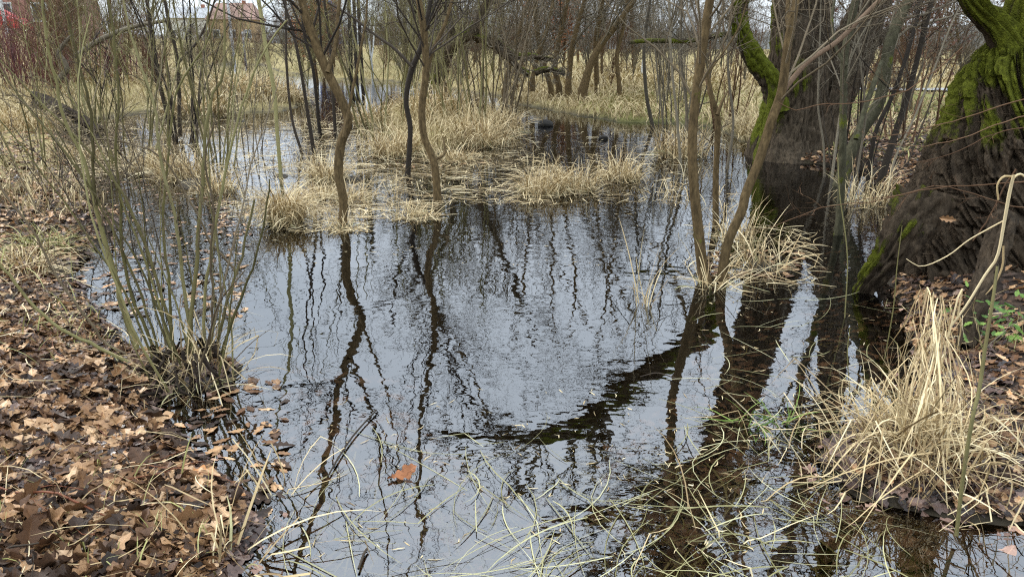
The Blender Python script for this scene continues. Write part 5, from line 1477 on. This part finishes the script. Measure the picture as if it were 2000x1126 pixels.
dogwood(-30, 27, 50, (1.6, 2.8), "red-twigged dogwood bush at the picture's left edge")
dogwood(185, 30, 50, (1.4, 2.4), "red-twigged dogwood bush behind the crooked grey branch")
dogwood(255, 30, 60, (1.2, 2.2), "purplish dogwood bush left of the pale house")

# far wood: a mass nobody could count
g = Geo()
n = 950
a = rng.uniform(-.72, .72, n); rr = rng.uniform(95, 170, n)
x, y = rr * np.sin(a), rr * np.cos(a)
hh = rng.uniform(2.0, 4.6, n) * np.where(a > .14, .6, 1.0) * np.where((a < -.24) & (a > -.46), .18, 1.0) * np.where(a > .30, .6, 1.)
b0 = np.stack([x, y, height(x, y) - .2], -1)
A, B = grow(b0, np.stack([rng.normal(0, .1, n), rng.normal(0, .1, n), np.ones(n)], -1), hh, rng.uniform(.05, .12, n), 6, .07, .02, .2)
g.add(*tubes(A, B, 4))
A2, B2 = spawn(A, B, 11, .1, 1, .6, .45, 5, .12, .03, .5, .4, .018)
g.add(*tubes(A2, B2, 3))
A3, B3 = spawn(A2, B2, 3, .2, 1, .6, .55, 4, .15, .0, .7, .5, .014)
g.add(*tubes(A3, B3, 3))
kind(link("far_wood", g.mesh("far_wood", M_brown)), "stuff")

# hills on the horizon
a = np.linspace(-1.2, 1.2, 160); rows = [(700, 0), (900, .55), (1150, 1.0), (1290, .6)]
V = []
for r_, f in rows:
    for k, q in enumerate(a):
        hh = (8 + 34 * fbm(np.array([q * 5.]), np.array([0.3]), seed=71)[0]) * f
        V.append([r_ * math.sin(q), r_ * math.cos(q), hh + .3])
idx = np.arange(len(V)).reshape(len(rows), len(a))
Qd = np.stack([idx[:-1, :-1], idx[:-1, 1:], idx[1:, 1:], idx[1:, :-1]], -1).reshape(-1, 4)
M_hill = plain("distant_wooded_hills", (.075, .08, .075), .9, .35, .02)
kind(link("hills", mk_mesh("hills", V, Qd, M_hill, smooth_s=True)), "structure")

# ------------------------------------------------------------------ poles, houses, car, road, path
def zat(x, y): return float(hz(x, y)[0])
for (px0, px1, Y_, w, lab) in ((684, 681, 40, 3.3, "leftmost of the three tall dark wooden poles"), (694, 691, 38, 3.4, "middle of the three tall dark wooden poles"), (706, 699, 39, 3.3, "rightmost of the three tall dark wooden poles, slightly tilted")):
    p0 = PY(px0, 131, Y_); p1 = PY(px1, -5, Y_)
    p0[2] = zat(p0[0], p0[1]) - .3
    d = (p1 - p0); top = p0 + d * (9.5 / d[2])
    P_ = np.linspace(p0, top, 8); R_ = np.full(8, w * Y_ / F) * np.linspace(1.05, .85, 8)
    o = skin_tube(P_, R_, 12, M_post, "wooden_pole", None, np.zeros(3), MOSSN); tag(o, lab, "pole", "dark wooden poles beyond the pond")

M_metal = plain("pale_metal", (.55, .56, .58), .5, .08, 5)
for (px_, Y_, hp, w, lab) in ((455, 55, 5.6, 2.4, "pale metal lamp post in front of the orange house"), (477, 62, 3.2, 2.0, "shorter pale post before the orange house"), (20, 40, 5.5, 3.0, "pale leaning lamp post beside the parked red car"), (1366, 60, 4.5, 1.8, "thin white post in the field behind the twin stems")):
    x, y = at(px_, Y_); z = zat(x, y)
    t = thing("lamp_post", lab, "post", (x, y, z))
    r_ = w * Y_ / F
    P_ = np.array([[0, 0, -.2], [0, 0, hp * .5], [.0, 0, hp]]); 
    skin_tube(spline(P_, 8), np.full(8, r_), 10, M_metal, "pole", t, np.zeros(3), MOSSN)
    g = Geo(); g.box((.25, 0, hp), (.6, .18, .1)); link("lamp_head", g.mesh("lamp_head", M_metal), t)


def house(px, Y, w, d, h, roofh, wallm, roofm, label, rz=0., wins=(), name="house", floors=2, dz=0, gable_front=False):
    x, y = at(px, Y); z = zat(x, y) + dz
    t = thing(name, label, "house", (x, y, z)); t.rotation_euler = (0, 0, rz)
    g = Geo(); g.box((0, 0, h / 2 - .4), (w, d, h + .8)); link("wall", g.mesh("wall", wallm), t)
    o = .4
    if gable_front:
        v = [[-w / 2 - o, -d / 2 - o, h - .1], [w / 2 + o, -d / 2 - o, h - .1], [0, -d / 2 - o, h + roofh], [-w / 2 - o, d / 2 + o, h - .1], [w / 2 + o, d / 2 + o, h - .1], [0, d / 2 + o, h + roofh]]
    else:
        v = [[-w / 2 - o, -d / 2 - o, h - .1], [-w / 2 - o, d / 2 + o, h - .1], [-w / 2 + .8, 0, h + roofh], [w / 2 + o, -d / 2 - o, h - .1], [w / 2 + o, d / 2 + o, h - .1], [w / 2 - .8, 0, h + roofh]]
    link("roof", mk_mesh("roof", v, [[0, 3, 5, 2], [1, 2, 5, 4], [0, 1, 4, 3]], roofm, [[0, 2, 1], [3, 4, 5]]), t)
    n = max(2, int(w / 2.6))
    for f in range(floors):
        for k in range(n):
            wx = -w / 2 + (k + .5) * w / n; wz = 1.5 + f * 2.8
            if wz > h - .5: continue
            g = Geo(); g.box((wx, -d / 2 - .03, wz), (1.25, .10, 1.45)); wo = link("window", g.mesh("window", M_wframe), t)
            g = Geo(); g.box((wx, -d / 2 - .07, wz), (1.0, .06, 1.2)); link("pane", g.mesh("pane", M_glass), wo)
    g = Geo(); g.box((w * .2, 0, h + roofh * .9), (.6, .6, 1.4)); link("chimney", g.mesh("chimney", M_brick), t)
    return t


M_wframe = plain("window_frame", (.5, .5, .5), .5, .1)
M_glass = plain("dark_glass", (.03, .035, .04), .15, .2)
M_brick = plain("brick", (.28, .12, .08), .8, .3, 8)
M_wallw = plain("pale_render", (.58, .57, .52), .85, .12, 1)
M_wallo = plain("orange_render", (.36, .25, .14), .85, .2, 1)
M_wallr = plain("red_render", (.30, .15, .12), .85, .15, 1)
M_roofr = plain("red_tiles", (.25, .15, .12), .8, .25, 3)
M_roofg = plain("grey_roof", (.30, .31, .33), .7, .2, 3)
M_blue = plain("blue_cladding", (.06, .11, .33), .5, .15, .5)
house(388, 150, 9.0, 8, 4.4, 2.0, M_wallw, M_roofg, "pale rendered house with a grey roof behind the left shrubs", .05)
house(468, 140, 8.0, 8, 4.0, 2.8, M_wallo, M_roofr, "orange house with a red tiled roof behind the pale lamp post", .1)
house(10, 66, 13, 9, 7.5, 3, M_wallr, M_roofr, "reddish house behind the parked red car at far left", .15, dz=.3)
house(120, 130, 10, 9, 5, 2.4, M_wallw, M_roofr, "pale house with red roof half hidden by dogwood bushes", .1)
# blue tower block
x, y = at(643, 240); z = zat(x, y)
t = thing("office_block", "distant blue-clad tower block rising above the orange-leaved bush", "building", (x, y, z))
g = Geo(); g.box((0, 0, 6.5), (6, 6, 13)); link("wall", g.mesh("wall", M_blue), t)
for f in range(5):
    g = Geo(); g.box((0, -3.0, 2 + f * 2.3), (5.2, .2, 1.0)); link("window", g.mesh("window", M_glass), t)
g = Geo(); g.box((2.2, .5, 13.4), (3, 3, 1.2)); link("roof", g.mesh("roof", M_wallw), t)

# road (left) and path (right) as draped strips
def strip(name, xy, w, mat, lift=.03):
    C = spline(np.column_stack([np.array(xy), np.zeros(len(xy))]), 40)[:, :2]
    d = np.gradient(C, axis=0); nv = np.stack([-d[:, 1], d[:, 0]], -1); nv /= np.linalg.norm(nv, axis=1, keepdims=True)
    k = np.linspace(-.5, .5, 5)
    PP = C[:, None] + nv[:, None] * (k * w)[None, :, None]
    Zc = height(C[:, 0], C[:, 1])
    Z_ = np.maximum(height(PP[..., 0], PP[..., 1]), Zc[:, None] - .05) + lift
    V = np.concatenate([PP, Z_[..., None]], -1)
    idx = np.arange(40 * 5).reshape(40, 5)
    Qd = np.stack([idx[:-1, :-1], idx[:-1, 1:], idx[1:, 1:], idx[1:, :-1]], -1).reshape(-1, 4)
    return kind(link(name, mk_mesh(name, V.reshape(-1, 3), Qd, mat, smooth_s=True)), "structure")
M_asph = plain("pale_asphalt", (.26, .27, .28), .8, .15, 4)
strip("path", [at(1560, 27.5), at(1700, 25.5), at(1800, 25), at(1900, 24.5), at(2100, 24), at(2400, 23)], 1.6, M_asph, .05)
strip("road", [at(-400, 42), at(-100, 46), at(40, 50), at(120, 54), at(190, 60)], 5, M_asph, .06)

# parked red car at the far left
def car(px, Y, label):
    x, y = at(px, Y); z = zat(x, y) + .05
    t = thing("parked_car", label, "car", (x, y, z)); t.rotation_euler = (0, 0, .12)
    M_paint = plain("red_paint", (.55, .035, .03), .25, .1)
    prof = [(-2.0, .35), (-2.05, .75), (-1.6, .95), (-1.0, 1.02), (-.55, 1.42), (.7, 1.46), (1.35, 1.05), (1.95, .9), (2.05, .6), (2.0, .35)]
    n = len(prof); V = []
    for s, k in ((-.84, .92), (-.6, 1.0), (.6, 1.0), (.84, .92)):
        for (a, b_) in prof: V.append([a, s, .35 + (b_ - .35) * k])
    idx = np.arange(4 * n).reshape(4, n); j = (np.arange(n) + 1) % n
    Qd = np.stack([idx[:-1], idx[:-1][:, j], idx[1:][:, j], idx[1:]], -1).reshape(-1, 4)
    T = [[idx[e, 0], idx[e, k], idx[e, k + 1]] if e == 0 else [idx[e, 0], idx[e, k + 1], idx[e, k]] for e in (0, 3) for k in range(1, n - 1)]
    link("body", mk_mesh("body", V, Qd, M_paint, T), t)
    for s in (-1, 1):
        v = [[-.85, s * .845, 1.02], [1.15, s * .845, 1.02], [.62, s * .845, 1.34], [-.5, s * .845, 1.32]]
        link("side_window", mk_mesh("side_window", v, [[0, 1, 2, 3]], M_glass), t)
        for wx in (-1.25, 1.3):
            P_ = np.array([[wx, s * .70, .32], [wx, s * .80, .32], [wx, s * .88, .32]])
            w_ = skin_tube(P_, np.array([.32, .33, .31]), 18, M_stone, "wheel", t, np.zeros(3), MOSSN)
            skin_tube(P_ + np.array([0, s * .02, 0]), np.array([.17, .18, .02]), 14, M_metal, "rim", w_, np.zeros(3), MOSSN)
        g = Geo(); g.box((2.0, s * .6, .75), (.12, .3, .16)); link("headlight", g.mesh("headlight", M_wframe), t)
car(-8, 47.5, "red car parked on the road at the far left edge")

# ------------------------------------------------------------------ light
W_ = bpy.data.worlds.new("World"); S.world = W_; W_.use_nodes = True
nt = W_.node_tree
bg = nt.nodes["Background"]
sky = nt.nodes.new("ShaderNodeTexSky"); sky.sky_type = 'NISHITA'; sky.sun_disc = False
EL, AZ = math.radians(38), math.radians(-60)
sky.sun_elevation = EL; sky.sun_rotation = AZ
sky.air_density = 1.0; sky.dust_density = 2.0
cl = nt.nodes.new("ShaderNodeTexNoise"); cl.inputs["Scale"].default_value = 2.2; cl.inputs["Detail"].default_value = 5
tc = nt.nodes.new("ShaderNodeTexCoord"); mpn = nt.nodes.new("ShaderNodeMapping"); mpn.inputs["Scale"].default_value = (1, 1, 2.5)
nt.links.new(tc.outputs["Generated"], mpn.inputs[0]); nt.links.new(mpn.outputs[0], cl.inputs["Vector"])
cc = ramp(nt, cl.outputs["Fac"], [(0.35, (18.6, 20.9, 22.9)), (0.65, (22.5, 24.6, 26.3))])
mixs = mixc(nt, 0.86, sky.outputs[0], cc)
# overcast sky: the zenith is about three times as bright as the horizon
spz = nt.nodes.new("ShaderNodeSeparateXYZ"); nt.links.new(tc.outputs["Generated"], spz.inputs[0])
fz = mathn(nt, 'ADD', mathn(nt, 'MULTIPLY', mathn(nt, 'MAXIMUM', spz.outputs[2], 0.0), 0.62), 0.38)
mixs = mixc(nt, 1.0, mixs, fz, 'MULTIPLY')
nt.links.new(mixs, bg.inputs["Color"]); bg.inputs["Strength"].default_value = 0.10
sun = bpy.data.lights.new("sun", 'SUN'); sun.energy = 1.5; sun.angle = math.radians(14); sun.color = (1, .95, .88)
so = bpy.data.objects.new("sun", sun); COL.objects.link(so)
from mathutils import Vector
# Nishita: rotation measured from +Y towards +X
sd = Vector((math.sin(AZ) * math.cos(EL), math.cos(AZ) * math.cos(EL), math.sin(EL)))
so.rotation_euler = sd.to_track_quat('Z', 'Y').to_euler()

# ------------------------------------------------------------------ render settings
S.render.engine = 'CYCLES'
S.cycles.use_denoising = False
S.cycles.filter_width = 1.2
S.cycles.max_bounces = 6; S.cycles.diffuse_bounces = 2; S.cycles.glossy_bounces = 3; S.cycles.transparent_max_bounces = 8; S.cycles.transmission_bounces = 2
S.cycles.caustics_reflective = False; S.cycles.caustics_refractive = False
S.view_settings.view_transform = 'Standard'; S.view_settings.look = 'None'
S.view_settings.exposure = 0.52; S.view_settings.gamma = 1; S.view_settings.use_curve_mapping = False
